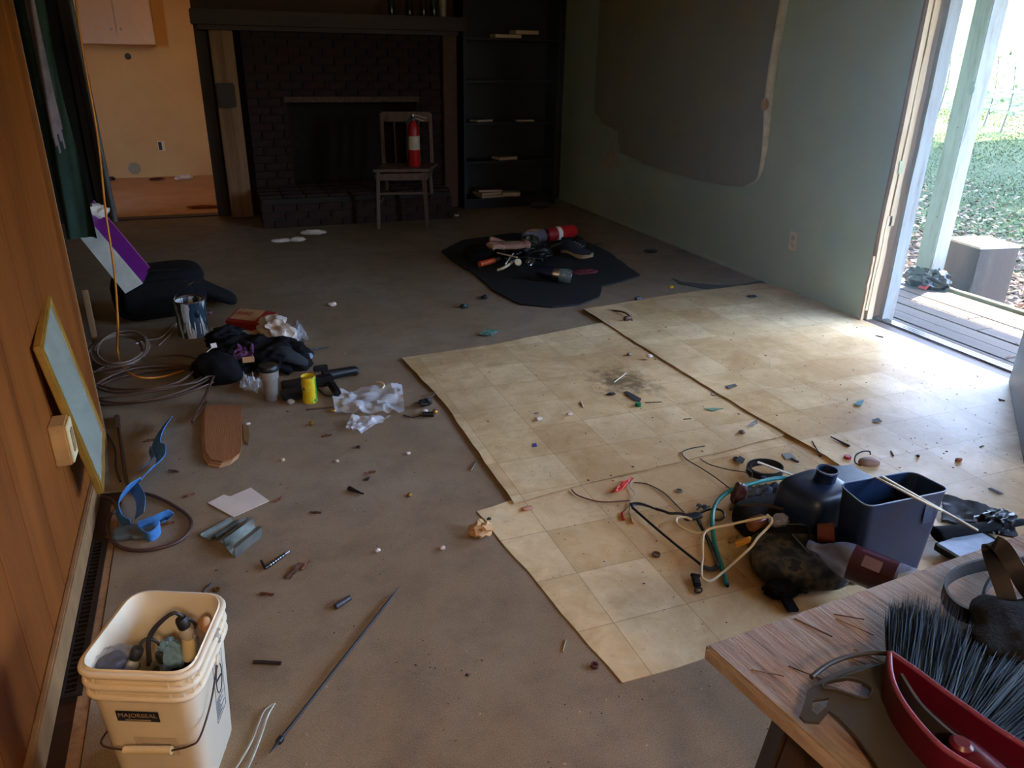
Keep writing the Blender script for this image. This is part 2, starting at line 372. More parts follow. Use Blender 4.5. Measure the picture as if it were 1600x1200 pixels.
# left wall of vertical wood panels
wl = obj('wall_left', MB().box((XL-.08, -.32, 1.2), (.12, 7.1, 2.4)), DARKWOOD, kind='structure')
y = -3.85; k = 0; ws = [.20, .30, .24, .40, .26, .30, .22]
while y < 3.2:
    d = min(ws[k % 7], 3.22-y); k += 1
    obj('panel', MB().box((XL-.01, y+d/2, 1.2), (.02, d-.0015, 2.4), bev=.0012), PANEL, wl); y += d
obj('trim_1', MB().box((XL-.06, 3.25, 1.2), (.11, .04, 2.4), bev=.004), PINEDARK, kind='structure')
obj('wall_alcove', MB().box((XL-.93, 5.7, 1.2), (.06, 4.9, 2.4)).box((XL-.53, 3.26, 1.2), (.8, .04, 2.4)), BROWNWALL, kind='structure')
y0 = P(110, 742).y
obj('baseboard_left', MB().box((XL+.008, (y0-3.9)/2, .045), (.018, y0+3.9, .09), bev=.004), mat('worn_tan_trim', (150, 112, 72), .6, var=.3), kind='structure')
# back wall with a kitchen doorway and the fireplace breast
DX0, DX1 = -.90, .04
wb = obj('wall_back', MB().box(((DX0-1.46)/2, YB+.06, 1.2), (abs(-1.46-DX0), .12, 2.4)).box(((DX1+.8)/2, YB+.06, 1.2), (.8-DX1, .12, 2.4)).box(((2.0+XR)/2, YB+.06, 1.2), (XR-2.0, .12, 2.4)).box((1.4, YB+.06, 1.78), (1.2, .12, 1.24)).box(((DX0+DX1)/2, YB+.06, 2.3), (DX1-DX0, .12, .2)).box((1.4, YB+.45, .6), (1.3, .06, 1.4)).box((.78, YB+.28, .6), (.06, .35, 1.4)).box((2.02, YB+.28, .6), (.06, .35, 1.4)), mat('dark_back_wall', (40, 32, 26), .9, var=.3), kind='structure')  # one dark brown tone over back wall and firebox
obj('trim_2', MB().box((DX1+.05, YB-.01, 1.2), (.10, .03, 2.4), bev=.004), DARKWOOD, kind='structure')
obj('trim_3', MB().box((DX0-.05, YB-.01, 1.2), (.10, .05, 2.4), bev=.004), DARKWOOD, kind='structure')
obj('trim_4', MB().box(((DX1+DX0)/2, YB+.06, .006), (DX1-DX0, .14, .012), bev=.003), DARKWOODX, kind='structure')
# right wall: two stretches and a header round the doorway
DY0, DY1 = 2.42, 3.50; TW = .14
obj('wall_right', MB().box((XR+TW/2, (DY1+YB)/2, 1.2), (TW, YB-DY1, 2.4)).box((XR+TW/2, (DY0+1.0)/2, 1.2), (TW, DY0-1.0, 2.4)).box((XR+TW/2, (-1.0-3.9)/2, 1.2), (TW, 2.9, 2.4)).box((XR+TW/2, 0, .4), (TW, 2.0, .8)).box((XR+TW/2, 0, 2.28), (TW, 2.0, .24)).box((XR+TW/2, (DY0+DY1)/2, 2.23), (TW, DY1-DY0, .34)), GREYWALL, kind='structure')
wn = thing('fill_window', (XR+.05, 0, .8), 'added fill-light window, unseen in the right wall beside the camera', 'window', kind='structure')  # unseen window added to let fill daylight into the near room
for a_, b_2 in (((0, -.97, .0), (.05, .05, 1.35)), ((0, .97, .0), (.05, .05, 1.35)), ((0, 0, .65), (.05, 2.0, .05)), ((0, 0, -.65), (.05, 2.0, .05)), ((0, 0, 0), (.05, .05, 1.35))): obj('fill_window_frame', MB().box((XR+.06+a_[0], a_[1], 1.475+a_[2]), b_2, bev=.004), WHITEW, wn)
obj('wall_front', MB().box((1.5, -3.9, 1.2), (4.6, .1, 2.4)), GREYWALL, kind='structure')
# kitchen beyond
obj('wall_kitchen', MB().box((-.6, 11.0, 1.2), (2.8, .08, 2.4)).box((-1.75, 9.6, 1.2), (.08, 2.9, 2.4)).box((.62, 9.6, 1.2), (.08, 2.9, 2.4)), CREAM, kind='structure')
# doorway timber: split pine strips and the whitewashed outer jamb
dj = thing('door_frame', (XR+.08, DY1, 0), 'splintered raw pine jamb of the open doorway with whitewashed outer board', 'door frame', kind='structure')
xa = XR-.012
def strip(name, x0, x1, yy, z0, z1, th, m, sd, top_taper=False):
    ys = yy; pts = []; r = random.Random(sd)
    for i in range(13): z = z0+(z1-z0)*i/12; pts.append((x0+r.uniform(-.004, .004) if 0 < i < 12 else x0, z))
    for i in range(12, -1, -1): z = z0+(z1-z0)*i/12; pts.append((x1+r.uniform(-.004, .004), z))
    n = len(pts); vs = [(p[0], ys-th/2, p[1]) for p in pts]+[(p[0], ys+th/2, p[1]) for p in pts]; fs = []
    for i in range(12): a = i; b = i+1; c = 25-i-1; d = 25-i; fs += [(a, b, c, d), (a+n, d+n, c+n, b+n)]
    for i in range(n): fs.append((i, (i+1) % n, (i+1) % n+n, i+n))
    return obj(name, MB().add(vs, fs), m, dj)
strip('jamb_board', XR+.0, XR+.145, 3.49, 0, 2.06, .02, PINEDARK, 1)
strip('jamb_strip', XR-.012, XR+.022, 3.468, .08, 2.06, .022, PINE, 2)
strip('jamb_strip', XR+.032, XR+.072, 3.466, .60, 2.06, .024, PINE, 3)
strip('jamb_strip', XR+.012, XR+.052, 3.464, .02, .66, .020, PINE, 4)
strip('jamb_splinter', XR-.03, XR-.012, 3.470, .0, .42, .016, PINE, 5)
obj('strike_plate', MB().box((XR+.03, 3.453, .94), (.03, .003, .07), bev=.001), CHROME, dj)
strip('outer_board', XR+.10, XR+.19, 3.435, 0, 2.06, .03, WHITEW, 6)
strip('inner_jamb', XR, XR+.14, DY0-.01, 0, 2.06, .02, PINEDARK, 8)
obj('head_board', MB().box((XR+.07, (DY0+DY1)/2, 2.05), (.15, DY1-DY0, .03)), PINEDARK, dj)
th_ = thing('threshold', (XR+.07, 2.95, 0), 'ridged aluminium threshold strip across the open doorway', 'threshold', kind='structure')
obj('sill_board', MB().box((XR+.03, (DY0+DY1)/2, .008), (.09, DY1-DY0, .016), bev=.003), mat('dark_sill', (70, 52, 44), .6), th_)
for i in range(3): obj('ridge', MB().box((XR+.088+i*.024, (DY0+DY1)/2, .018), (.020, DY1-DY0, .018), bev=.004), CHROME, th_)
# door leaf, swung into the room
dl = thing('door_1', (3.66, DY0, 0), 'grey painted door leaf swung open into the room at the right edge', 'door', kind='structure')
e = P(1600, 696); dv = (Vector((e.x, e.y, 0))-Vector((3.665, 2.42, 0))).normalized(); a0 = Vector((3.655, 2.415, 0)); a1 = a0+dv*.98
obj('door_leaf', MB().between(a0+Vector((0, 0, 1.02)), a1+Vector((0, 0, 1.02)), .04, 2.0, bev=.004), GREYBLUE, dl)
nv = Vector((-dv.y, dv.x, 0)); nv = nv if nv.x < 0 else -nv
for zc, hh in ((.45, .6), (1.35, .9)):
    c = a0+dv*.49+nv*.021+Vector((0, 0, zc)); obj('panel', MB().between(c-dv*.32, c+dv*.32, .008, hh, bev=.003), GREYBLUE, dl)
for zc in (.25, 1.75): obj('hinge', MB().lathe([(.008, -.05), (.008, .05)], a0+Vector((.01, .012, zc)), seg=10), CHROME, dl)
obj('handle', MB().lathe([(.012, 0), (.012, .03), (.028, .035), (.03, .05), (.02, .062)], a1-dv*.07+nv*.02+Vector((0, 0, .95)), nv, 18), CHROME, dl, 40)

# vinyl sheets (structure of the floor covering: three loose offcuts)
def jag(pts, step=.07, amp=.004, sd=1):
    r = random.Random(sd); out = []
    for i in range(len(pts)):
        a, b = pts[i], pts[(i+1) % len(pts)]; n = max(1, int((b-a).length/step))
        for k in range(n):
            p = a.lerp(b, k/n)
            if k: p += Vector((r.uniform(-amp, amp), r.uniform(-amp, amp), 0))
            out.append(p)
    return out
s1 = jag(ps([(912, 487), (1060, 462), (1190, 446), (1290, 470)])+[Vector((3.69, 3.50, 0)), Vector((3.69, 1.0, 0)), Vector((2.20, 1.0, 0))]+ps([(1285, 715), (1190, 661), (1080, 594), (985, 534), (945, 508)]), sd=2)
s2 = jag(ps([(628, 562), (770, 541), (912, 512), (950, 505)])+[Vector((2.45, 3.9, 0)), Vector((2.4, 2.42, 0))]+ps([(1216, 686), (1100, 715), (1010, 737), (920, 757), (803, 790), (768, 740), (738, 697), (700, 640), (668, 604)]), sd=3)
s3 = jag(ps([(745, 800), (800, 782)])+[Vector((2.32, 2.42, 0)), Vector((2.34, 1.22, 0))]+ps([(1100, 1030), (972, 1068), (858, 935)]), sd=4)
obj('vinyl_sheet', MB().prism([s3], .001, .0035), LINO, label='near tile-printed vinyl offcut under the clutter, its corner by the table', cat='vinyl sheet')
obj('vinyl_sheet', MB().prism([s1], lambda p: .0155, lambda p: .018), LINO, label='large tile-printed vinyl sheet in front of the open doorway', cat='vinyl sheet')
obj('vinyl_sheet', MB().prism([s2], lambda p: .008, lambda p: .0105), LINO, label='middle tile-printed vinyl sheet with a mud stain and curling edges', cat='vinyl sheet')
VZ = .0105

hm = bpy.data.materials.new('lens_glare_volume'); hm.use_nodes = True; hn = hm.node_tree; hn.nodes.remove(hn.nodes['Principled BSDF'])
hv = hn.nodes.new('ShaderNodeVolumeScatter'); hv.inputs['Density'].default_value = HAZE; hv.inputs['Anisotropy'].default_value = .55; hv.inputs['Color'].default_value = (.84, 1, .90, 1)
hp = hn.nodes.new('ShaderNodeNewGeometry'); hd = hn.nodes.new('ShaderNodeVectorMath'); hd.operation = 'DISTANCE'; hd.inputs[1].default_value = (3.7, 2.9, 1.6); hn.links.new(hp.outputs['Position'], hd.inputs[0])
hr = hn.nodes.new('ShaderNodeMapRange'); hr.interpolation_type = 'SMOOTHSTEP'; hn.links.new(hd.outputs['Value'], hr.inputs[0]); hr.inputs[1].default_value = .3; hr.inputs[2].default_value = 2.7; hr.inputs[3].default_value = HAZE; hr.inputs[4].default_value = 0
hn.links.new(hr.outputs[0], hv.inputs['Density'])
hn.links.new(hv.outputs[0], hn.nodes['Material Output'].inputs['Volume'])
obj('glare_haze', MB().box((2.25, 2.9, 1.2), (2.86, 5.6, 2.36)), hm, label='faint haze volume imitating lens glare by the open doorway', cat='haze', kind='stuff')  # scatter volume added by the doorway to imitate veiling lens glare
# ================================================================ OUTSIDE
def gz(x, y): d = max(0, x-9); return -.24+.055*d+.0016*max(0, x-9)**2*(1 if x < 40 else 0)+(.0016*961+.12*(x-40) if x >= 40 else 0)+.05*math.sin(x*.9)*math.cos(y*.7)
g = MB(); xs = [4.2+i*.5 for i in range(20)]+[14.5+i*2 for i in range(34)]; ys = [-30+i*2 for i in range(60)]
vs = [(x, y, gz(x, y)) for y in ys for x in xs]; n = len(xs)
fs = [(j*n+i, j*n+i+1, (j+1)*n+i+1, (j+1)*n+i) for j in range(len(ys)-1) for i in range(n-1)]
obj('yard', g.add(vs, fs), GROUND, smooth=180, kind='structure')
dk = obj('porch_deck', MB().box((4.4, 3.0, -.12), (1.0, 9, .10)), DARKWOOD, kind='structure')
bx = 3.855; bw = .142
for i in range(7):
    yy = -1.4
    while yy < 7.4:
        L = R_.uniform(2.0, 3.2); obj('deck_board', MB().box((bx+bw/2, yy+L/2, -.028+R_.uniform(-.002, .002)), (bw-.008, L-.006, .036), bev=.003), DECK, dk); yy += L
    bx += bw
obj('edge_beam', MB().box((bx+.02, 3.0, -.03), (.04, 9, .09), bev=.004), mat('green_grey_beam', (84, 84, 70), .8, var=.3), dk)
obj('porch_roof', MB().box((4.62, 5.2, 2.55), (1.6, 8, .06)).box((5.40, 5.2, 2.47), (.04, 8, .16)), WHITEW, kind='structure')
PB = P(1441, 447, -.01)
po_ = thing('porch_post', (PB.x, PB.y, -.01), 'square whitewashed porch post standing at the deck edge', 'post')
obj('shaft', MB().box((PB.x+.03, PB.y+.0, 1.24), (.135, .135, 2.5), bev=.006), WHITEW, po_)
obj('knot', MB().blob(W(1518, 138, 0, PB.x-.04), (.012, .05, .09), .2, 2, 2, flatz=False), mat('grey_knot', (110, 118, 116), .8), po_)
for t in (.5, 1.1): obj('nail', MB().lathe([(.005, 0), (.004, .003)], (PB.x-.0385, PB.y-.02, t), (-1, 0, 0), 8), RUST, po_)
# plywood crate off the deck edge
wbx = thing('plywood_box', (5.28, 3.95, -.24), 'stained brown plywood box standing behind the deck edge', 'box')
A = P(1460, 440, -.02); B = P(1512, 460, -.02); q = (B-A).normalized(); q.z = 0; nn = Vector((-q.y, q.x, 0)); nn = nn if nn.x > 0 else -nn
PLY = grain('stained_plywood', (34, 24, 17), (54, 40, 30), (78, 62, 48), 2, 30, .9)
A = Vector((A.x+.04, A.y, 0)); wdt = .31
for nm, c0, c1 in (('front_panel', A, A+q*wdt), ('back_panel', A+nn*.32, A+nn*.32+q*wdt), ('side_panel', A, A+nn*.32), ('side_panel', A+q*wdt, A+q*wdt+nn*.32)):
    obj(nm, MB().between(c0+Vector((0, 0, .02)), c1+Vector((0, 0, .02)), .018, .56), PLY, wbx)
obj('lid', MB().between(A+nn*.16+Vector((0, 0, .305))-q*.01, A+nn*.16+q*(wdt+.01)+Vector((0, 0, .305)), .34, .016), mat('pale_plywood', (150, 138, 122), .8, var=.2), wbx)  # lid in a paler tone than the box sides
# black bag on the deck
tb = P(1446, 448, -.01)
bg_ = thing('trash_bag', tb, 'shiny black plastic trash bag slumped on the deck by the post', 'bag')
obj('sack', MB().blob((tb.x, tb.y, .05), (.17, .26, .17), .55, 3.2, 4, 3, .5, False, True), mat('shiny_black_film', (10, 11, 14), .25, bmp=.3, spec=.5), bg_, 180)
obj('torn_label', MB().sheet([(tb.x-.10, tb.y-.02, .0), (tb.x-.10, tb.y-.09, .0), (tb.x-.07, tb.y-.09, .03), (tb.x-.07, tb.y-.02, .03)], 4, 4, .006), RED, bg_)
# leaf litter and grass: stuff nobody could count
def litter(name, n, fx, m, lab, cat, sz=(.02, .05), zo=.0, sd=5, parent=None):
    r = random.Random(sd); b = MB()
    for _ in range(n):
        x, y = fx(r); z = (gz(x, y) if zo is None else zo)+r.uniform(.004, .03 if zo is None else .008); a = r.uniform(0, 6.3); s = r.uniform(*sz)
        u = Vector((math.cos(a), math.sin(a), r.uniform(-.5, .5)))*s; v = Vector((-math.sin(a), math.cos(a), r.uniform(-.5, .5)))*s*.55; c = Vector((x, y, z+s*.3 if zo is None else z)); h = Vector((0, 0, s*.3))
        b.add([c-u, c-v+h*.3, c+v+h*.3, c+u], [(0, 1, 2), (1, 3, 2)])
    return obj(name, b, m, label=lab, cat=cat, kind='stuff')
LEAFM = m_pile('dry_fallen_leaves', [(52, 34, 22), (88, 64, 44), (124, 104, 80), (66, 46, 32), (146, 130, 106), (104, 78, 58)], .9, .1)
GRASSM = m_pile('grass_blades', [(26, 38, 9), (42, 58, 16), (62, 76, 26), (86, 90, 42), (34, 48, 14)], .9, .1)
litter('leaf_litter', 16000, lambda r: (5.0+abs(r.gauss(0, 2.6)), r.uniform(2.0, 9.5)), LEAFM, 'brown fallen leaves covering the ground beside the deck', 'leaves', (.016, .042), None)
gb = MB(); r = random.Random(9)
for _ in range(60000):
    x = 6.0+12*r.random()**1.1; y = 2.5+(x-5)*.45+r.uniform(-3, 6)*(x/9)
    cl = noise.noise(Vector((x*.5, y*.5, 0)))+(x-7.6)*.22
    if cl < r.uniform(-.2, .25): continue
    z = gz(x, y); h = r.uniform(.010, .032)*(1+x*.03); a = r.uniform(0, 6.3); u = Vector((math.cos(a), math.sin(a), 0))*(.003+.0005*x); l = Vector((r.uniform(-1.6, 1.6)*h, r.uniform(-1.6, 1.6)*h, h)); c = Vector((x, y, z))
    gb.add([c-u, c+u, c+l], [(0, 1, 2)])
obj('grass', gb, GRASSM, label='patchy green lawn beyond the leaf litter', cat='grass', kind='stuff')
litter('deck_litter', 90, lambda r: (r.uniform(3.9, 4.8), r.uniform(2.4, 4.6)), LEAFM, 'scattered dry leaf bits on the deck boards', 'leaves', (.006, .018), -.008, 11)
# trees over the yard (crowns above the frame; they shade the ground)
BARK = mat('grey_bark', (92, 80, 66), .9, var=.4, bmp=.6); LEAFG = m_pile('green_tree_leaves', [(39, 65, 22), (65, 91, 34), (94, 119, 51), (54, 78, 30)], .6)
def tree(x, y, h, rad, nl, sd, lab, lz=.6):
    r = random.Random(sd); zg = gz(x, y); t = thing('tree', (x, y, zg), lab, 'tree', 'yard trees')
    obj('trunk', MB().tube([(x, y, zg-.1), (x+.1, y+.05, zg+h*.4), (x-.1, y+.1, zg+h*.95)], .17, 10, taper=lambda q: 1-.6*q), BARK, t)
    cr = MB(); br = MB()
    for k in range(9):
        a = k*.7+r.random(); e = Vector((x+math.cos(a)*rad*.8, y+math.sin(a)*rad*.8, zg+h+r.uniform(-.6, .8))); br.tube([(x, y, zg+h*.75), ((x*.5+e.x*.5), (y+e.y)/2, zg+h*.95), e], .05, 6, taper=lambda q: 1-.7*q)
    for _ in range(nl):
        a = r.uniform(0, 6.283); q = rad*math.sqrt(r.random()); zz = zg+h+r.uniform(-.7, 1.4)*(1-q/rad*.6)
        c = Vector((x+q*math.cos(a), y+q*math.sin(a), zz)); s = r.uniform(.08, .16)*lz*1.8; u = Vector((r.uniform(-1, 1), r.uniform(-1, 1), r.uniform(-.4, .4))).normalized()*s; v = u.orthogonal().normalized()*s*.6
        cr.add([c-u, c-v, c+u, c+v], [(0, 1, 2, 3)])
    obj('branches', br, BARK, t); obj('foliage', cr, LEAFG, t, kind='stuff')
tree(13.0, 12.6, 8.0, 4.0, 9500, 21, 'leafy shade tree over the yard left of the doorway view')
tree(17.0, 9.2, 8.4, 3.6, 9000, 22, 'leafy shade tree over the yard right of the doorway view')
tree(11.4, 6.9, 8.2, 2.9, 6500, 24, 'tall shade tree nearest the deck with high crown')
tree(24, 15, 5.5, 3.6, 3800, 23, 'leafy shade tree far across the lawn')
def sapling(px, py0, d, h, sd, lab):
    dr = ray(px, py0); t_ = d/dr[1]; x = float(dr[0]*t_); y = d; zg = gz(x, y); r = random.Random(sd); t = thing('sapling', (x, y, zg), lab, 'sapling')
    obj('stem', MB().tube([(x, y, zg), (x+.08, y, zg+h*.5), (x-.02, y+.05, zg+h)], .02, 6, taper=lambda q: 1-.6*q), BARK, t)
    cr = MB()
    for _ in range(90):
        zz = zg+h*r.uniform(.25, 1.05); c = Vector((x+r.gauss(0, .25), y+r.gauss(0, .25), zz)); s = r.uniform(.05, .11); u = Vector((r.uniform(-1, 1), r.uniform(-1, 1), r.uniform(-.5, .5))).normalized()*s; v = u.orthogonal().normalized()*s*.5
        cr.add([c-u, c-v, c+u, c+v], [(0, 1, 2, 3)])
    obj('foliage', cr, LEAFG, t, kind='stuff')
sapling(1492, 60, 15.5, 1.6, 1, 'thin sapling on the lawn between jamb and porch post')
sapling(1568, 70, 13.0, 1.5, 2, 'thin sapling on the lawn right of the porch post')
sapling(1598, 70, 12.0, 1.4, 3, 'thin sapling on the lawn at the right edge of the view')

# ================================================================ LAMPS: KITCHEN AND ADDED FILL
def ceiling_lamp(x, y, z, e, lab, col=(1, .72, .45), rad=.12):
    t = thing('ceiling_lamp', (x, y, z), lab, 'lamp')
    obj('canopy', MB().lathe([(.07, 0), (.07, .02), (.03, .04)], (x, y, z+.38), seg=20), WHITEP, t, 40)
    obj('stem', MB().lathe([(.008, 0), (.008, .25)], (x, y, z+.14), seg=8), CHROME, t)
    obj('lamp_shade', MB().lathe([(.02, .15), (.10, .12), (.15, .06), (.16, .02)], (x, y, z+.02), seg=24, capb=False, capt=False), WHITEP, t, 40)
    l = bpy.data.lights.new('bulb_light', 'POINT'); l.energy = e; l.color = col; l.shadow_soft_size = rad
    lo = bpy.data.objects.new('bulb_light', l); C.objects.link(lo); lo.location = (x, y, z-.02)
ceiling_lamp(-.05, -1.0, 2.0, FILL_LAMP, 'added warm fill lamp, unseen behind the camera')  # unseen lamp added as warm fill for the near room
ceiling_lamp(-.1, 9.3, 2.0, KITCHEN, 'ceiling lamp in the kitchen', (1, .64, .30))

# ================================================================ FIREPLACE
fp = thing('fireplace', (1.3, 8.0, 0), 'dark brick fireplace with wooden mantel and raised hearth against the back wall', 'fireplace')
FX0, FX1, OX0, OX1, OZ = .42, 2.28, .78, 2.02, 1.10
obj('mortar_bed', MB().box(((FX0+OX0)/2, 8.03, .85), (OX0-FX0, .13, 1.7)).box(((FX1+OX1)/2, 8.03, .85), (FX1-OX1, .13, 1.7)).box(((OX0+OX1)/2, 8.03, (OZ+1.7)/2), (OX1-OX0, .13, 1.7-OZ)), MORTAR, fp)
bpro = MB().box((0, 0, 0), (.196, .06, .062), bev=.004); first = None
def brick(x, y, z, L=.196, parent=fp, rot=0):
    global first
    if first is None:
        first = obj('brick', MB().box((x, y, z), (.196, .06, .062), bev=.004), BRICK, parent); first.location = (0, 0, 0)
        me = first.data; c = Vector((x, y, z))-BASE[parent.name]; me.transform(Matrix.Translation(-c)); first.location = c; o = first
    else:
        o = first.copy(); C.objects.link(o); o.location = Vector((x, y, z))-BASE[parent.name]
    o.scale = (L/.196, 1, 1); o.rotation_euler = (R_.uniform(-.01, .01), R_.uniform(-.01, .01), rot); return o
row = 0; z = .035
while z < 1.68:
    x = FX0+(0 if row % 2 else -.103)
    while x < FX1-.02:
        a = max(x, FX0); b = min(x+.196, FX1)
        if z < OZ:
            if a < OX0 < b: b = OX0
            elif a < OX1 < b: a = OX1
            elif a >= OX0-.001 and b <= OX1+.001: x += .206; continue
        if b-a > .03: brick((a+b)/2, 7.955+R_.uniform(-.003, .003), z, b-a)
        x += .206
    z += .073; row += 1
obj('lintel', MB().box(((OX0+OX1)/2, 7.93, OZ-.02), (OX1-OX0+.06, .02, .05)), RUST, fp)
hx0, hx1, hy0, hz = .50, 1.42, 7.05, .28
q = P(412, 358); hx0, hy0 = q.x, q.y; hx1 = 2.2
obj('hearth_bed', MB().box(((hx0+hx1)/2, (hy0+7.9)/2, hz/2-.01), (hx1-hx0-.02, 7.9-hy0-.02, hz-.02)), MORTAR, fp)
for r_ in range(3):
    x = hx0+(.0 if r_ % 2 else -.1)
    while x < hx1-.03:
        a = max(x, hx0); b = min(x+.196, hx1)
        if b-a > .03: brick((a+b)/2, hy0+.025, .035+r_*.073, b-a)
        x += .206
for yy in range(4):
    x = hx0
    while x < hx1-.05: brick(min(x+.098, hx1-.1), hy0+.06+yy*.2+.02, hz-.025, rot=0); x += .206
obj('mantel', MB().box((1.25, 7.86, 1.76), (2.46, .32, .12), bev=.008), DARKWOODX, fp)
obj('mantel_trim', MB().box((1.25, 7.90, 1.68), (2.36, .20, .04), bev=.006), DARKWOODX, fp)
obj('side_post', MB().box((2.36, 7.95, .84), (.14, .16, 1.66), bev=.006), mat('brown_post', (92, 62, 44), .7), fp)
obj('side_post', MB().box((.26, 7.98, .84), (.20, .12, 1.66), bev=.006), PINEDARK, fp)
obj('bracket', MB().box((.24, 7.86, 1.12), (.16, .14, .2), bev=.01), DARKWOOD, fp)
obj('upper_board', MB().box((1.25, 8.07, 2.1), (2.4, .04, .56)), BROWNWALL, fp)
# bottles and jars on the mantel
def bottle(x, y, z, prof, m, lab, cap=None, name='bottle', cat='bottle', lbl=None, group=None):
    t = thing(name, (x, y, z), lab, cat, group)
    obj('body', MB().lathe(prof, (x, y, z), seg=20), m, t, 50)
    r, h = prof[-1]
    if cap: obj('cap', MB().lathe([(r*1.15, h-.004), (r*1.15, h+.02), (r, h+.024)], (x, y, z), seg=16), cap, t, 40)
    if lbl: obj('label', MB().lathe([(lbl[0], lbl[1]), (lbl[0], lbl[2])], (x, y, z), seg=20, capb=False, capt=False), lbl[3], t, 50)
    return t
MZ = 1.82
DG = mat('dark_bottle_glass', (22, 34, 24), .12, spec=.8, bmp=0); 
for px, rr, hh, m, l in ((612, .030, .26, DG, 'leftmost dark bottle with pale cap on the mantel'), (640, .034, .20, DG, 'squat dark bottle second on the mantel'), (662, .030, .24, mat('brown_glass', (52, 32, 14), .15, spec=.8, bmp=0), 'brown glass bottle in the middle of the mantel row'), (678, .03, .28, DG, 'tall dark bottle beside the pale jar on the mantel')):
    p = W(px, 22, 1, 7.85); bottle(p.x, 7.85, MZ, [(rr*.95, 0), (rr, .01), (rr, hh*.6), (rr*.4, hh*.78), (rr*.36, hh)], m, l, cap=IVORY)
p = W(692, 22, 1, 7.85); bottle(p.x, 7.85, MZ, [(.034, 0), (.036, .01), (.036, .15), (.03, .17)], mat('pale_jar', (150, 150, 130), .3), 'pale jar at the right end of the mantel', cap=None, name='jar', cat='jar')

# ================================================================ BOOKCASE
bk = thing('bookcase', (3.1, 8.2, 0), 'tall black open bookcase standing in the back corner', 'bookcase')
BX0, BX1, BY0, BY1 = 2.56, 3.56, 7.72, 8.08
q0 = P(722, 325); q1 = P(872, 322); BX0, BX1 = q0.x+.0, q1.x; BY0 = (q0.y+q1.y)/2; BY1 = 8.07
BKM = mat('black_laminate', (14, 14, 15), .5, bmp=.03)
for x in (BX0+.012, BX1-.012): obj('side', MB().box((x, (BY0+BY1)/2, 1.05), (.024, BY1-BY0, 2.1), bev=.002), BKM, bk)
obj('back', MB().box(((BX0+BX1)/2, BY1-.006, 1.05), (BX1-BX0-.05, .012, 2.1)), BKM, bk)
SH = [.09, .47, .85, 1.25, 1.64, 2.05]
for z in SH: obj('shelf', MB().box(((BX0+BX1)/2, (BY0+BY1)/2-.006, z), (BX1-BX0-.05, BY1-BY0-.02, .022), bev=.002), BKM, bk)
obj('plinth', MB().box(((BX0+BX1)/2, BY0+.02, .04), (BX1-BX0-.05, .02, .08)), BKM, bk)
def book(px, y, z, L, D, T, ang, col, lab, name='book', cat='book'):
    x = W(px, 100, 1, y).x; t = thing(name, (x, y, z), lab, cat); M = rz(ang)
    obj('cover', MB().box((x, y, z+T*.06), (L, D, T*.12), M).box((x, y, z+T*.94), (L, D, T*.12), M).box(Vector((x, y, z+T/2))+M@Vector((0, D/2-.003, 0)), (L, .004, T), M), mat('cover_%d_%d_%d' % col, col, .5), t)
    obj('pages', MB().box((x, y-.002, z+T/2), (L-.008, D-.012, T*.74), M), PAPER, t); return t
yb = BY0+.14; WH = (190, 186, 178)
book(765, yb, SH[0]+.012, .26, .2, .022, .1, WH, 'white magazine lying lowest on the bottom bookcase shelf')
book(762, yb, SH[0]+.036, .25, .19, .030, .25, (176, 150, 140), 'pinkish book in the middle of the bottom shelf stack')
book(764, yb, SH[0]+.068, .26, .2, .026, -.12, (120, 76, 64), 'rust red book topmost on the bottom shelf stack')
book(800, yb, SH[0]+.012, .20, .16, .04, -.2, WH, 'white book right of the stack on the bottom bookcase shelf')
book(790, yb, SH[1]+.012, .22, .17, .03, .2, (160, 158, 150), 'grey book alone on the second bookcase shelf')
book(752, yb, SH[2]+.012, .2, .15, .025, .3, (110, 106, 98), 'dull grey book on the left of the third bookcase shelf')
book(820, yb, SH[2]+.012, .2, .15, .02, -.1, (90, 86, 78), 'thin dark grey book on the right of the third bookcase shelf')
book(790, yb, SH[4]+.25 if False else SH[4]+.012, .28, .16, .034, 0, (214, 166, 70), 'yellow book lying on the fifth bookcase shelf')
book(818, yb, SH[4]+.048, .26, .16, .04, .08, (150, 116, 56), 'tan book lying on the yellow one in the bookcase')

# ================================================================ CHAIR + EXTINGUISHER
CW = grain('worn_chair_wood', (70, 52, 42), (104, 80, 64), (134, 106, 86), 2, 50, .6)
c0 = P(591, 358); c1 = P(668, 356); ux = (c1-c0).normalized(); uy = Vector((-ux.y, ux.x, 0)); sw = (c1-c0).length; sz = HZ(c0, 268); 
ch = thing('wooden_chair', c0+ux*sw/2+uy*.22, 'worn wooden chair in front of the fireplace holding the extinguisher', 'chair')
bk_ = uy*.42+ux*.10
obj('seat', MB().prism([[c0-ux*.02-uy*.02, c0+ux*(sw+.02)-uy*.02, c0+ux*(sw+.06)+bk_*1.0, c0+bk_*1.0-ux*.0]], sz-.005, sz+.02), CW, ch)
legs = [(c0, -.02, -.02), (c1, .02, -.02), (c0+bk_, -.03, .04), (c1+bk_, .03, .04)]
for i, (p, a, b) in enumerate(legs): obj('leg', MB().between(p, p-ux*a-uy*b*.3+Vector((0, 0, sz-.004)), .034, .034, bev=.004), CW, ch)
for a, b, z in ((c0, c1, sz-.05), (c1, c1+bk_, sz-.05), (c0+bk_, c1+bk_, sz-.05), (c0, c0+bk_, sz-.05)): obj('seat_rail', MB().between(a+Vector((0, 0, z)), b+Vector((0, 0, z)), .022, .06, bev=.003), CW, ch)
for a, b, z in ((c0, c1, sz*.62), (c1, c1+bk_, sz*.45), (c0, c0+bk_, sz*.45)): obj('stretcher', MB().between(a+Vector((0, 0, z)), b+Vector((0, 0, z)), .02, .02, bev=.004), CW, ch)
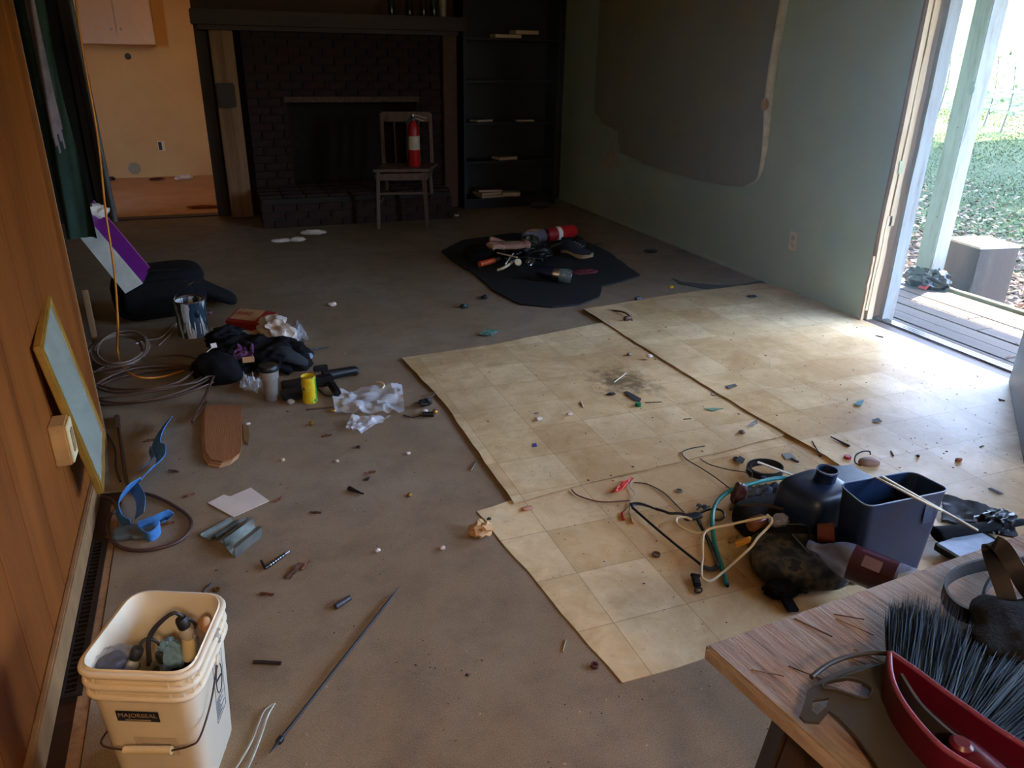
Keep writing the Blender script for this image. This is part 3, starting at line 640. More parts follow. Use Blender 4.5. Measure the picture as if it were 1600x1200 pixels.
for p in (c0+bk_, c1+bk_): obj('back_post', MB().between(p+Vector((0, 0, sz)), p+uy*.08+Vector((0, 0, sz+.46)), .034, .03, bev=.004), CW, ch)
obj('top_rail', MB().between(c0+bk_+uy*.08+Vector((0, 0, sz+.43)), c1+bk_+uy*.08+Vector((0, 0, sz+.43)), .022, .09, bev=.006), CW, ch)
for k in (.25, .5, .75): p = (c0+bk_).lerp(c1+bk_, k); obj('back_slat', MB().between(p+Vector((0, 0, sz)), p+uy*.075+Vector((0, 0, sz+.40)), .06, .012, up=ux, bev=.003), CW, ch)
ez = sz+.0205; ep = P(653, 262, ez); ep = c0+ux*(sw*.80)+uy*.16; ep.z = ez
ex = thing('fire_extinguisher', ep, 'red fire extinguisher with a cream label standing on the chair seat', 'extinguisher')
obj('cylinder', MB().lathe([(.05, 0), (.056, .01), (.056, .30), (.05, .35), (.03, .385), (.02, .40)], ep, seg=24), RED, ex, 40)
obj('label', MB().lathe([(.0572, .15), (.0572, .27)], ep, seg=24, capb=False, capt=False), mat('cream_label', (200, 190, 160), .6), ex, 50)
obj('valve', MB().lathe([(.018, .40), (.022, .42), (.018, .455)], ep, seg=12), CHROME, ex, 40)
obj('lever', MB().between(ep+Vector((.0, 0, .455)), ep+ux*.13+Vector((0, 0, .42)), .02, .006, bev=.002).between(ep+Vector((0, 0, .43)), ep+ux*.10+Vector((0, 0, .395)), .018, .006, bev=.002), CHROME, ex)
obj('hose', MB().tube([ep+Vector((0, -.02, .43)), ep+Vector((-.06, -.04, .38)), ep+Vector((-.068, -.02, .2)), ep+Vector((-.064, 0, .06))], .010, 8), BLACK, ex, 60)

# ================================================================ KITCHEN
KY = 10.96
kc = thing('wall_cabinet', (-.8, 10.8, 1.53), 'cream two-door wall cabinet hanging in the kitchen', 'cabinet')
KC = mat('pinkish_cream_cabinet', (206, 170, 140), .5, var=.05)
z0 = W(236, 70, 1, 10.68).z; x1 = W(242, 60, 1, 10.68).x; xm = W(179, 30, 1, 10.66).x; x0 = xm-(x1-xm)
obj('carcass', MB().box(((x0+x1)/2, 10.82, z0+.38), (x1-x0, .28, .76), bev=.003), KC, kc)
for a, b in ((x0, xm), (xm, x1)):
    d = obj('door', MB().box(((a+b)/2, 10.67, z0+.43), (b-a-.012, .02, .66), bev=.004), KC, kc)
    obj('knob', MB().lathe([(.006, 0), (.006, .015), (.014, .02), (.01, .03)], (b-.05 if a == x0 else a+.05, 10.66, z0+.16), (0, -1, 0), 10), CHROME, d)
def wallbit(name, px, py, yy, r, m, lab, cat, ring=False):
    p = W(px, py, 1, yy); t = MB().lathe([(r, 0), (r, .012), (r*.7, .016)], (p.x, yy, p.z), (0, -1, 0), 16)
    return obj(name, t, m, smooth=40, label=lab, cat=cat)
wallbit('pipe_stub', 200, 88, KY, .036, BLACK, 'dark round pipe hole under the kitchen wall cabinet', 'pipe')
wallbit('valve_box', 210, 263, KY, .072, mat('greyish_cap', (150, 140, 110), .5), 'round pale plate low on the kitchen wall', 'plate')
p = W(252, 228, 1, KY); t = thing('power_outlet', (p.x, KY, p.z), 'outlet with bare dark box on the kitchen wall', 'outlet')
obj('plate', MB().box((p.x, KY-.005, p.z), (.08, .01, .12), bev=.003), IVORY, t); obj('socket', MB().box((p.x-.012, KY-.012, p.z), (.04, .008, .1), bev=.002), BLACK, t)
for px, py, d, m, l in ((245, 282, (.16, .1, .03), mat('dark_rag', (96, 44, 30), .9), 'dark red rag on the kitchen floor by the far wall'), (288, 280, (.2, .12, .06), PAPER, 'crumpled white paper on the kitchen floor'), (175, 282, (.07, .06, .05), BLACK, 'small black clump at the kitchen floor edge')):
    q = P(px, py); obj('floor_scrap', MB().blob((q.x, q.y, .02), d, .5, 3, 3, px, .3, True, True), m, smooth=60, label=l, cat='scrap')
q = P(318, 325); obj('rag', MB().blob((q.x, q.y, .015), (.3, .1, .03), .5, 3, 3, 4), mat('orange_brown_rag', (150, 78, 44), .9), smooth=60, label='orange brown rag by the kitchen doorway sill', cat='rag')
q = P(319, 318); 

# ================================================================ LEFT SIDE: blanket, boards, bag ...
by = 3.46; L = [W(22, 0, 1, by), W(60, 170, 1, by), W(84, 280, 1, by), (W(106, 372, 1, by))]; Rr = [W(68, 0, 1, by), W(92, 130, 1, by), W(122, 250, 1, by), W(152, 372, 1, by)]
Lt = L[0]+(L[0]-L[1])*.45; Rt = Rr[0]+(Rr[0]-Rr[1])*.5
Ls = spline([Lt]+L, 8); Rs = spline([Rt]+Rr, 8); mb = MB(); nx = 18; vs = []
for j in range(len(Ls)):
    for i in range(nx+1):
        u = i/nx; p = Ls[j].lerp(Rs[j], u); p.y += .022*math.sin(u*6+j*.12)+.008*math.sin(u*13+j*.3); vs.append(p)
n = len(vs); vs += [v+Vector((0, .006, 0)) for v in vs]; fs = []; wd = nx+1
for j in range(len(Ls)-1):
    for i in range(nx): q = j*wd+i; fs.append((q, q+1, q+1+wd, q+wd)); fs.append((q+n+wd, q+1+wd+n, q+1+n, q+n))
gb_ = thing('blanket', (L[-1].x, by, 0.4), 'dark green blanket with a grey stripe hanging beside the panelling', 'blanket')
obj('cloth', mb.add(vs, fs), GREENCLOTH, gb_, 180)
clo = gb_.children[-1]; clo.data.materials.append(mat('mauve_grey_cloth', (112, 98, 104), .9, var=.4, bmp=.4))
for fc in clo.data.polygons:
    k = fc.index//2
    if fc.index < 2*nx*(len(Ls)-1) and 6 <= k % nx <= 12 and k//nx < int(len(Ls)*.62)+(k % nx) % 3: fc.material_index = 1
# pipe running down the doorway jamb
a = W(107, 0, 1, 7.9); b = W(150, 190, 1, 7.9); d = (b-a)
a = a+Vector((0, 0, .3)); obj('conduit_pipe', MB().tube([Vector((a.x, 7.97, 2.35)), Vector((b.x, 7.97, .02))], .022, 12, smooth=False), mat('grey_pipe', (122, 122, 120), .45), smooth=50, label='grey pipe running down beside the kitchen doorway', cat='pipe')
# boxed board leaning: white edge, purple face
yq = 4.55; qs = [W(115, 358, 1, yq), W(129, 331, 1, yq), W(208, 424, 1, yq), W(180, 440, 1, yq)]
qd = (qs[2]-qs[1]).normalized(); qs[2] = qs[2]+qd*.08; qs[3] = qs[3]+qd*.08
hb = thing('flat_box', (qs[3].x, yq, 0), 'long purple box with a white dusty edge leaning left behind the black bag', 'box')
n4 = [v.copy() for v in qs]; bk4 = [v+Vector((.02, .34, 0)) for v in qs]
obj('carton', MB().add(n4+bk4, [(0, 1, 2, 3), (7, 6, 5, 4), (1, 0, 4, 5), (2, 1, 5, 6), (3, 2, 6, 7), (0, 3, 7, 4)]), PURPLE, hb)
obj('front_face', MB().add([v+Vector((0, -.004, 0)) for v in n4]+[v+Vector((0, -.001, 0)) for v in n4], [(0, 1, 2, 3), (7, 6, 5, 4), (0, 4, 5, 1), (1, 5, 6, 2), (2, 6, 7, 3), (3, 7, 4, 0)]), mat('dusty_white_card', (190, 190, 182), .8, var=.3, scale=7, bmp=.2), hb, label='dusty white edge')
e1 = bk4[1]; e2 = bk4[2]; obj('edge_strip', MB().between(e1+Vector((0, -.01, .004)), e2+Vector((0, -.01, .004)), .006, .004), mat('pink_edge', (170, 90, 150), .6), hb)
p = W(150, 334, 1, 4.7); obj('rag', MB().blob((p.x, 4.72, p.z+.01), (.12, .08, .07), .5, 3, 3, 6, .5, False, True), PAPER, smooth=60, label='small white rag on top of the purple box', cat='rag')
# black bag
bp = P(262, 502); bb = thing('black_bag', bp, 'large rounded black padded bag lying behind the paint can', 'bag')
def sq(c, d, e=.45, seg=28, rings=14, rot=0, tilt=0):
    vs = []; fs = []; sg = lambda v, e: math.copysign(abs(v)**e, v); M = Matrix.Rotation(rot, 3, 'Z') @ Matrix.Rotation(tilt, 3, 'Y')
    for j in range(rings+1):
        ph = -math.pi/2+math.pi*j/rings
        for i in range(seg):
            th = 2*math.pi*i/seg; v = Vector((sg(math.cos(ph), e)*sg(math.cos(th), e)*d[0]/2, sg(math.cos(ph), e)*sg(math.sin(th), e)*d[1]/2, sg(math.sin(ph), e)*d[2]/2)); vs.append(M @ v+Vector(c))
    for j in range(rings):
        for i in range(seg): fs.append((j*seg+i, j*seg+(i+1) % seg, (j+1)*seg+(i+1) % seg, (j+1)*seg+i))
    return MB().add(vs, fs)
obj('body', sq((bp.x-.02, bp.y+.10, .17), (.52, .34, .30), .5, tilt=-.06), BLACKM, bb, 180)
obj('front_pocket', sq((bp.x-.02, bp.y-.06, .17), (.38, .06, .2), .5, tilt=-.06), BLACKM, bb, 180)
obj('seam', MB().tube([(bp.x-.24, bp.y+.0, .28), (bp.x-.1, bp.y-.02, .315), (bp.x+.1, bp.y-.02, .31), (bp.x+.22, bp.y, .26)], .006, 6), BLACK, bb, 60)
q = P(340, 470); obj('sleeve', MB().tube([(bp.x+.2, bp.y+.1, .17), (bp.x+.36, bp.y+.12, .08), (q.x+.02, q.y, .05)], .06, 14, taper=lambda t: 1.2-.5*t, flat=.7), BLACKM, bb, 180)
obj('grey_cuff', MB().tube([P(330, 476)+Vector((0, -.02, .05)), P(358, 466)+Vector((0, 0, .03))], .035, 12), mat('grey_rubber', (78, 84, 84), .6), bb, 180, label='pale grey cuff')
# paint can
pc = P(304, 522); zc = .205; t = thing('paint_can', pc, 'white paint can with dark drips and an open rusty rim', 'can')
PCM, nt_, b_ = nodes('dripped_can_label'); v = coord(nt_, False, (7, 7, .9)); nz = tex(nt_, v, 4.2, 3)
nt_.links.new(ramp(nt_, nz, [(.47, (196, 196, 190)), (.50, (34, 52, 66))]), b_.inputs['Base Color']); b_.inputs['Roughness'].default_value = .45
obj('can_body', MB().lathe([(.083, 0), (.085, .004), (.083, .01), (.083, zc-.01), (.087, zc), (.083, zc), (.078, zc-.02), (.077, .02)], pc, seg=32, capt=True), PCM, t, 35)
obj('rim', MB().tube([pc+Vector((.082*math.cos(a), .082*math.sin(a), zc)) for a in [i*math.pi/12 for i in range(24)]], .005, 6, closed=True, n=1), RUST, t, 60)
obj('paint', MB().lathe([(.075, .15), (.075, .152)], pc, seg=24), mat('dried_brown_paint', (96, 66, 50), .5), t)
obj('drip_patch', sq(pc+Vector((.03, -.077, .14)), (.03, .012, .045), 1), mat('dark_blue_paint', (24, 38, 50), .3), t, 180)
for a in (-.2, .15, .5, .8): dx = math.sin(a)*.0845; dy = -math.cos(a)*.0845; obj('drip', MB().tube([pc+Vector((dx, dy, .10-.03*a)), pc+Vector((dx, dy, .02))], .003, 5), mat('pale_paint', (206, 206, 200), .4), t, 60)
obj('bail', MB().tube([pc+Vector((-.085, 0, zc-.02)), pc+Vector((-.06, .03, zc+.03)), pc+Vector((.04, .05, zc+.09)), pc+Vector((.085, .02, zc+.10)), pc+Vector((.1, .0, zc+.16))], .003, 6), CHROME, t, 60)
# pale thin wires behind the coil
obj('thin_wire', MB().tube(ps([(212, 537), (232, 531), (252, 527), (275, 505), (268, 520), (248, 540)], .006), .003, 5), mat('pale_wire', (190, 184, 168), .5), smooth=60, label='thin pale wire on the carpet behind the cable coil', cat='wire')
# cardboard panel standing against the alcove corner and dark wooden stick
p = P(152, 548); obj('upright_lath', MB().box((p.x, p.y, .17), (.03, .02, .34), bev=.003), PINEDARK, label='short pale lath standing in the alcove corner behind the coil', cat='lath')

# orange cable from above
cab = [W(112, -60, 1, 4.7), W(126, 60, 1, 4.65), W(152, 210, 1, 4.55), W(165, 330, 1, 4.4), W(178, 420, 1, 4.25), W(184, 500, 1, 4.05), P(186, 560)+Vector((0, 0, .05)), P(196, 590)+Vector((0, 0, .05)), P(222, 606)+Vector((0, 0, .055)), P(262, 596)+Vector((0, 0, .03)), P(310, 570, .006), P(350, 556, .006)]
obj('orange_cable', MB().tube(cab, .0055, 8), ORANGEC, smooth=60, label='orange extension cable hanging from above the kitchen doorway to the floor', cat='cable')
# brown extension-cord coil: several irregular loops
r = random.Random(4); pts = []
for i in range(6*14):
    a = i/14*2*math.pi; k = i/14; rx = .27+.06*math.sin(k*2.1+.5)+.01*math.sin(a*3+k); ry = .19+.055*math.cos(k*1.7)+.012*math.sin(a*2+k*2); cc = P(234+14*math.sin(k*1.3), 606+7*math.cos(k*2.2))
    pts.append(Vector((cc.x+rx*math.cos(a), cc.y+ry*math.sin(a), .010+.010*k+.012*max(0, math.sin(a*2+k*3)))))
obj('brown_cable', MB().tube(pts+ps([(300, 660), (322, 628)], .02), .0055, 6, n=2), BROWNC, smooth=60, label='brown extension cable in a loose flat coil left of the leather board', cat='cable')
pts = []; cc = P(182, 566)
for i in range(5*12):
    a = i/12*2*math.pi; k = i//12; pts.append(Vector((cc.x+.02*k*.5+(.13+.02*math.sin(k))*math.cos(a), cc.y+(.20+.02*math.cos(k*2))*math.sin(a), .05+.008*k+.02*math.sin(a))))
obj('grey_cable', MB().tube(pts, .006, 6, n=2), mat('grey_brown_cable', (118, 98, 82), .5), smooth=60, label='grey-brown cable looped behind the coil at the left wall', cat='cable')
# brown cord to the power strip: long loop in front
t = thing('rubber_cable', P(240, 850), 'brown cord crossing the carpet in a big loop round the blue webbing', 'cord')
obj('cord', MB().tube(ps([(184, 650), (190, 700), (197, 748), (208, 768), (232, 772), (262, 785), (290, 803), (299, 820), (285, 842), (250, 856), (210, 860), (180, 850), (168, 828), (172, 806), (182, 796), (176, 782), (158, 776), (128, 774)], .008), .0065, 8), mat('brown_rubber_cord', (74, 48, 38), .45), t, 60)
obj('plug', MB().between(P(184, 668, .012), P(182, 650, .012), .022, .018, bev=.004), BROWNC, t)
obj('thin_cable', MB().tube(ps([(160, 668), (172, 686), (180, 704), (181, 730), (188, 752)], .006), .004, 6), BLACK, label='thin black cable between picture frame and brown cord', cat='cable', smooth=60)
# blue webbing strap
t = thing('blue_strap', P(225, 780), 'bright blue webbing strap tangled over the brown cord', 'strap')
zz = Vector((0, 0, 1))
def strap(nm, pts, wd, upf=Vector((0, 0, 1)), m=BLUE, par=None, th=.003): return obj(nm, MB().ribbon(pts, wd, th, upf), m, par, 60)
strap('webbing', [P(262, 658, .03), P(248, 680, .045), P(244, 700, .03), P(252, 706, .05), P(248, 722, .03), P(230, 738, .04), P(214, 756, .03)], .06, Vector((.7, -.3, .75)), par=t)
strap('webbing', [P(234, 702, .02), P(238, 716, .03), P(226, 728, .03), P(216, 736, .02)], .03, Vector((.3, -.8, .5)), par=t)
strap('webbing', [P(214, 756, .03), P(196, 768, .05), P(184, 790, .045), P(190, 812, .02), P(206, 822, .015)], .06, Vector((.3, -.5, .8)), par=t)
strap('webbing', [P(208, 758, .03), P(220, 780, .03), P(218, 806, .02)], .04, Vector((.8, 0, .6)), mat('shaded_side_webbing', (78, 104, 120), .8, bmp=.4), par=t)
strap('webbing', [P(218, 822, .035), P(240, 814, .04), P(260, 806, .035), P(261, 812, .02)], .055, Vector((0, -.45, .9)), par=t)
strap('webbing', [P(216, 828, .02), P(232, 840, .018), P(246, 832, .02), P(250, 822, .02)], .05, Vector((0, -.2, 1)), par=t)
obj('buckle', sq(P(196, 832, .014), (.085, .075, .024), .6), mat('grey_blue_cloth', (84, 92, 94), .85), t, 180)
obj('stopper', sq(P(224, 832, .014), (.08, .06, .022), .6), mat('grey_blue_cloth', (84, 92, 94), .85), t, 180)

# picture frame leaning on the wall
xw = XL+.065; fb = W(156, 766, 0, xw+.0); fb2 = W(158, 676, 0, xw-.02); ft = W(60, 545, 0, XL+.02); ft2 = ft+(fb2-fb)
fr = thing('picture_frame', (fb.x, fb.y, 0), 'thin gilt picture frame with greyish glass leaning on the panelled wall', 'picture frame')
cs = [fb, fb2, ft2, ft]; ce = sum(cs, Vector())/4; nf = (fb2-fb).cross(ft-fb).normalized(); nf = nf if nf.x > 0 else -nf
mbs = MB(); GW = .020
for i in range(4): a, b = cs[i], cs[(i+1) % 4]; dd = (b-a).normalized(); obj('rail', MB().between(a-dd*GW/2, b+dd*GW/2, GW, .024, up=nf, bev=.004), GOLD, fr)
ins = [c.lerp(ce, .03)+nf*.002 for c in cs]
obj('picture', MB().sheet(ins, 2, 2, 0, 1, .004), mat('faded_print', (140, 144, 118), .6, var=.25, scale=2.5), fr)
ins = [c.lerp(ce, .03)+nf*.008 for c in cs]; obj('glass', MB().sheet(ins, 1, 1, 0, 1, .002), mat('frame_glass', (230, 235, 235), .05, alpha=.15, bmp=0), fr)
ins = [c.lerp(ce, .06)+nf*.0035 for c in cs]; ou = [c.lerp(ce, .03)+nf*.0035 for c in cs]
obj('mount', MB().add(ou+ins, [(0, 1, 5, 4), (1, 2, 6, 5), (2, 3, 7, 6), (3, 0, 4, 7)]), mat('grey_mount', (176, 180, 170), .8), fr)
# surface outlet box on the panelling
p = W(84, 690, 0, XL); ob = thing('outlet_box', p, 'tan surface-mounted outlet box on the wood panelling', 'outlet')
obj('box', MB().box((XL+.022, p.y, p.z), (.044, .085, .13), bev=.003), mat('tan_plastic', (190, 142, 84), .5), ob)
obj('cover', MB().box((XL+.047, p.y, p.z), (.006, .078, .12), bev=.002), IVORY, ob); obj('socket', MB().box((XL+.051, p.y, p.z), (.004, .03, .07), bev=.001), mat('tan_socket', (150, 118, 78), .5), ob)
# floor register by the wall
q0 = P(147, 846); q1 = P(103, 856); vn = thing('floor_register', ((q0.x+XL)/2, q0.y-.3, 0), 'dark metal floor register set beside the left baseboard', 'vent')
xv0, xv1 = XL+.05, min(q0.x, CARPET_EDGE-.045); yv1 = q0.y; yv0 = yv1-.72
obj('frame', MB().box((xv0+.008, (yv0+yv1)/2, -.003), (.016, yv1-yv0, .014)).box((xv1-.008, (yv0+yv1)/2, -.003), (.016, yv1-yv0, .014)).box(((xv0+xv1)/2, yv0+.008, -.003), (xv1-xv0, .016, .014)).box(((xv0+xv1)/2, yv1-.008, -.003), (xv1-xv0, .016, .014)), mat('dark_bronze', (40, 30, 24), .5, .4), vn)
obj('duct_shade', MB().box(((xv0+xv1)/2, (yv0+yv1)/2, -.0085), (xv1-xv0-.01, yv1-yv0-.01, .002)), BLACK, vn)  # flat black sheet painting the shade below the slats
i = 0; y = yv0+.03
while y < yv1-.02: obj('slat', MB().box(((xv0+xv1)/2, y, -.004), (xv1-xv0-.03, .006, .01)), mat('dark_bronze', (40, 30, 24), .5, .4), vn); y += .02
obj('carpet_tack_strip', MB().box((CARPET_EDGE-.018, .5, -.006), (.03, 4.4, .008)), PINEDARK, label='bare tack strip along the cut carpet edge at left', cat='strip')

# ================================================================ MIDDLE LEFT CLUTTER
# leather/cardboard board with rounded end
bo = thing('cardboard_insert', P(348, 690), 'brown cardboard board with rounded end lying on the carpet', 'cardboard')
pl = ps([(318, 640), (376, 640), (376, 700), (374, 716), (362, 726), (345, 731), (328, 728), (319, 715), (317, 690)])
for k, sc2 in enumerate((1.0, .99, .98)):
    c = sum(pl, Vector())/len(pl); L = [c+(p-c)*sc2+Vector((.006*k-.004, .004*k, 0)) for p in pl]
    obj('layer', MB().prism([L], .001+.007*k, .007+.007*k), CARD if k == 2 else TAN, bo)
t = thing('knife_blade', P(386, 682), 'short grey blade beside the cardboard board', 'blade'); obj('blade', MB().prism([ps([(379, 664), (388, 664), (390, 684), (388, 696), (382, 690)])], .001, .004), CHROME, t)
# paper
ppr = obj('paper_scrap', MB().prism([ps([(325, 787), (350, 774), (360, 777), (392, 763), (421, 785), (365, 809)])], lambda p: .002+.02*max(0, noise.noise(Vector((p.x*9, p.y*9, 0)))), lambda p: .004+.02*max(0, noise.noise(Vector((p.x*9, p.y*9, 0))))), PAPER, label='white folded paper scrap on the carpet above the metal channels', cat='paper')
# metal channels
def channel(pts, hgt, m, lab):
    a, b, c, d = pts; t = thing('metal_channel', (a+c)/2, lab, 'metal channel'); Z = Vector((0, 0, 1))
    obj('web', MB().add([a, b, c, d]+[v+Z*.002 for v in (a, b, c, d)], [(0, 1, 2, 3), (7, 6, 5, 4), (0, 4, 5, 1), (1, 5, 6, 2), (2, 6, 7, 3), (3, 7, 4, 0)]), m, t)
    for u, v in ((a, b), (d, c)): obj('flange', MB().between(u+Z*hgt/2, v+Z*hgt/2, .002, hgt), m, t)
    obj('lip', MB().between(d+Z*hgt+(a-d)*.12, c+Z*hgt+(b-c)*.12, (a-d).length*.22, .0015), m, t); return t
channel([P(314, 838, .002), P(362, 812, .002), P(372, 818, .002), P(330, 846, .002)], .012, ZINC, 'flat left-hand galvanised channel with ragged edge')
channel([P(338, 845, .002), P(385, 815, .002), P(392, 818, .002), P(350, 850, .002)], .022, ZINC, 'middle narrow galvanised channel of the three')
channel([P(352, 856, .002), P(398, 822, .002), P(410, 838, .002), P(368, 872, .002)], .034, ZINC, 'right-hand deeper galvanised channel with a bright flange')

def tumbler():
    p = P(425, 624); t = thing('travel_tumbler', p, 'brushed steel travel tumbler with black lid standing on the carpet', 'tumbler')
    h = HZ(p, 570); 
    obj('body', MB().lathe([(.028, 0), (.030, .003), (.033, h*.35), (.037, h*.62), (.042, h*.64), (.044, h*.8), (.044, h*.86)], p, seg=32), mat('brushed_steel', (196, 190, 180), .38, .75, var=.1, stretch=(1, 1, 30)), t, 40)
    obj('lid', MB().lathe([(.045, h*.855), (.046, h*.87), (.044, h*.97), (.040, h), (.02, h-.002)], p, seg=32), BLACK, t, 40)
    obj('slider', MB().box(p+Vector((.01, 0, h+.001)), (.03, .014, .006), bev=.002), BLACK, t)
tumbler()
p = P(485, 627); h = HZ(p, 589)+.006; t = thing('yellow_can', p, 'small open yellow cardboard can with green print beside the tumbler', 'can')
YM, nt_, b_ = nodes('printed_yellow_label'); v = coord(nt_, False); k = ramp(nt_, tex(nt_, v, 26, 3), [(.42, (214, 184, 24)), (.56, (232, 206, 40)), (.62, (60, 124, 40))]); nt_.links.new(k, b_.inputs['Base Color']); b_.inputs['Roughness'].default_value = .4
obj('wall', MB().lathe([(.033, 0), (.0335, h), (.031, h), (.031, .01)], p, seg=32, capt=True), YM, t, 40)
obj('green_band', MB().add([p+Vector((.0342*math.cos(a), .0342*math.sin(a), z)) for z in (.02, h-.008) for a in (-.75, -.6, -.45, -.3)], [(0, 1, 5, 4), (1, 2, 6, 5), (2, 3, 7, 6)]), mat('bright_green_print', (40, 140, 52), .4), t, label='green stripe of the print')
obj('rim', MB().tube([p+Vector((.0328*math.cos(a), .0328*math.sin(a), h)) for a in [i*math.pi/12 for i in range(24)]], .0018, 6, closed=True, n=1), mat('tan_rim', (170, 130, 70), .5, .4), t, 60)
# clear bags
def filmbag(nm, px4, amp, lab, seed, m=CLEAR, z=.003, nx=26, fr=5):
    return obj(nm, MB().sheet(ps(px4, z+.012), nx, nx, amp, fr, .0015, seed, base=.002), m, smooth=30, label=lab, cat='plastic bag')
filmbag('plastic_bag', [(524, 645), (632, 641), (628, 600), (518, 612)], .035, 'clear flat plastic bag right of the yellow can', 3)
filmbag('plastic_bag', [(540, 668), (566, 674), (610, 650), (548, 650)], .02, 'small torn clear film below the flat plastic bag', 5)
filmbag('plastic_bag', [(450, 535), (482, 528), (470, 505), (452, 512)], .05, 'small crumpled clear bag behind the white paper bag', 8)
filmbag('plastic_bag', [(374, 606), (402, 612), (410, 592), (380, 588)], .05, 'clear crumpled wrapper left of the tumbler', 9)
# red and tan box + white paper bag
t = thing('red_carton', P(420, 520), 'red and tan carton tipped up behind the white paper bag', 'carton')
a = P(375, 500); a = Vector((a.x, a.y, .05)); ctop = P(372, 490, .09)
M = Matrix.Rotation(-.65, 3, 'Z') @ Matrix.Rotation(.25, 3, 'X'); cx = P(394, 500, .10)
obj('carton', MB().box(cx, (.25, .14, .05), M, bev=.002), mat('red_card', (150, 34, 24), .55), t)
obj('top_panel', MB().box(cx+M@Vector((-.03, .01, .0265)), (.16, .11, .002), M), TAN, t)
text('lettering', 'AIRE', cx+M@Vector((-.05, .015, .0285)), M, .05, mat('red_card', (150, 34, 24), .55), t)
t = thing('paper_bag', P(440, 530), 'crumpled white paper bag among the black clothes', 'bag')
obj('paper', MB().blob(P(432, 516, .09), (.15, .26, .13), .5, 2.6, 4, 12, .4, True, True), PAPER, t, 60)
obj('tan_side', MB().blob(P(406, 530, .045), (.14, .12, .09), .35, 3, 3, 14, .2, True, True), TAN, t, 60)
obj('torn_strip', MB().ribbon([P(432, 510, .1), P(446, 520, .09), P(452, 540, .04), P(458, 545, .03)], .05, .002, Vector((.3, -.5, .8))), PAPER, t)
# black cap at left, black clothes, purple patterned cloth
t = thing('baseball_hat', P(345, 580), 'black fabric baseball hat with a white tag left of the clothes', 'hat')
obj('crown', MB().blob(P(338, 578, .06), (.24, .17, .17), .22, 2.0, 4, 21, -.3), BLACKM, t, 180)
obj('brim', MB().sheet([P(306, 592, .005), P(362, 592, .02), P(392, 572, .03), P(340, 560, .07)], 12, 12, .01, 2, .004, 3), BLACKM, t, 60)
obj('tag', MB().box(P(334, 540, .14), (.028, .004, .024), rz(.3) @ Matrix.Rotation(-.6, 3, 'X')), PAPER, t)
obj('piping', MB().tube([P(334, 541, .125), P(322, 552, .11), P(314, 568, .07), P(311, 584, .02)], .0022, 5), PAPER, t, 60)
t = thing('black_jacket', P(400, 560), 'heap of black clothes with a purple patterned patch', 'clothes')
obj('heap', MB().blob(P(385, 555, .05), (.33, .30, .16), .5, 2.6, 5, 31, .3, True, True), BLACKM, t, 180)
obj('heap', MB().blob(P(432, 560, .05), (.30, .26, .17), .5, 2.6, 5, 33, -.3, True, True), BLACKM, t, 180)
obj('collar', MB().blob(P(352, 528, .09), (.18, .10, .11), .5, 3, 4, 35, .3, False, True), BLACKM, t, 180)
obj('purple_patch', MB().sheet([P(362, 562, .10), P(398, 562, .10), P(396, 538, .13), P(370, 540, .13)], 12, 12, .02, 4, .003, 5), mat('purple_pattern_cloth', (110, 60, 104), .9, var=.7, scale=60), t, 60, label='purple patterned patch')
obj('tan_patch', MB().box(P(388, 562, .105), (.055, .004, .03), Matrix.Rotation(-.8, 3, 'X')), TAN, t)
t = thing('grey_sleeve', P(455, 555), 'charcoal garment sleeve with pale cuff lying over the paper bag', 'clothes')
obj('sleeve', MB().tube([P(435, 545, .10), P(445, 553, .10), P(462, 560, .08), P(478, 565, .05)], .055, 14, taper=lambda q: 1.1-.55*q, flat=.6), mat('charcoal_cloth', (40, 42, 46), .9, bmp=.4), t, 180)
obj('cuff', MB().tube([P(478, 560, .06), P(484, 556, .05)], .018, 10), mat('pale_blue_cloth', (130, 140, 160), .8), t, 60)
obj('thin_rod', MB().tube([P(478, 548, .02), P(512, 541, .012)], .0045, 6), BLACK, label='thin black rod sticking out of the clothes', cat='rod')
# black toy rifle
t = thing('toy_rifle', P(500, 590), 'black plastic toy rifle with pistol grip lying on the carpet', 'toy gun')
obj('body', MB().between(P(440, 605, .03), P(520, 592, .04), .055, .05, bev=.008), BLACK, t)
obj('lower_body', MB().between(P(440, 618, .02), P(478, 612, .02), .07, .035, bev=.006), BLACK, t)
obj('barrel', MB().tube([P(505, 588, .045), P(556, 578, .045)], .028, 14, taper=lambda q: 1-.25*q), BLACK, t, 50)
obj('muzzle', MB().tube([P(545, 576, .045), P(557, 577, .045), P(558, 585, .02)], .012, 8), BLACK, t, 50)
obj('grip', MB().between(P(516, 598, .03), P(528, 616, .02), .036, .035, bev=.01), BLACK, t)
obj('sight', MB().between(P(490, 577, .075), P(512, 574, .075), .02, .03, bev=.004), BLACK, t)
obj('guard', MB().tube([P(497, 608, .02), P(510, 618, .012), P(524, 617, .012)], .004, 6), BLACK, t, 60)

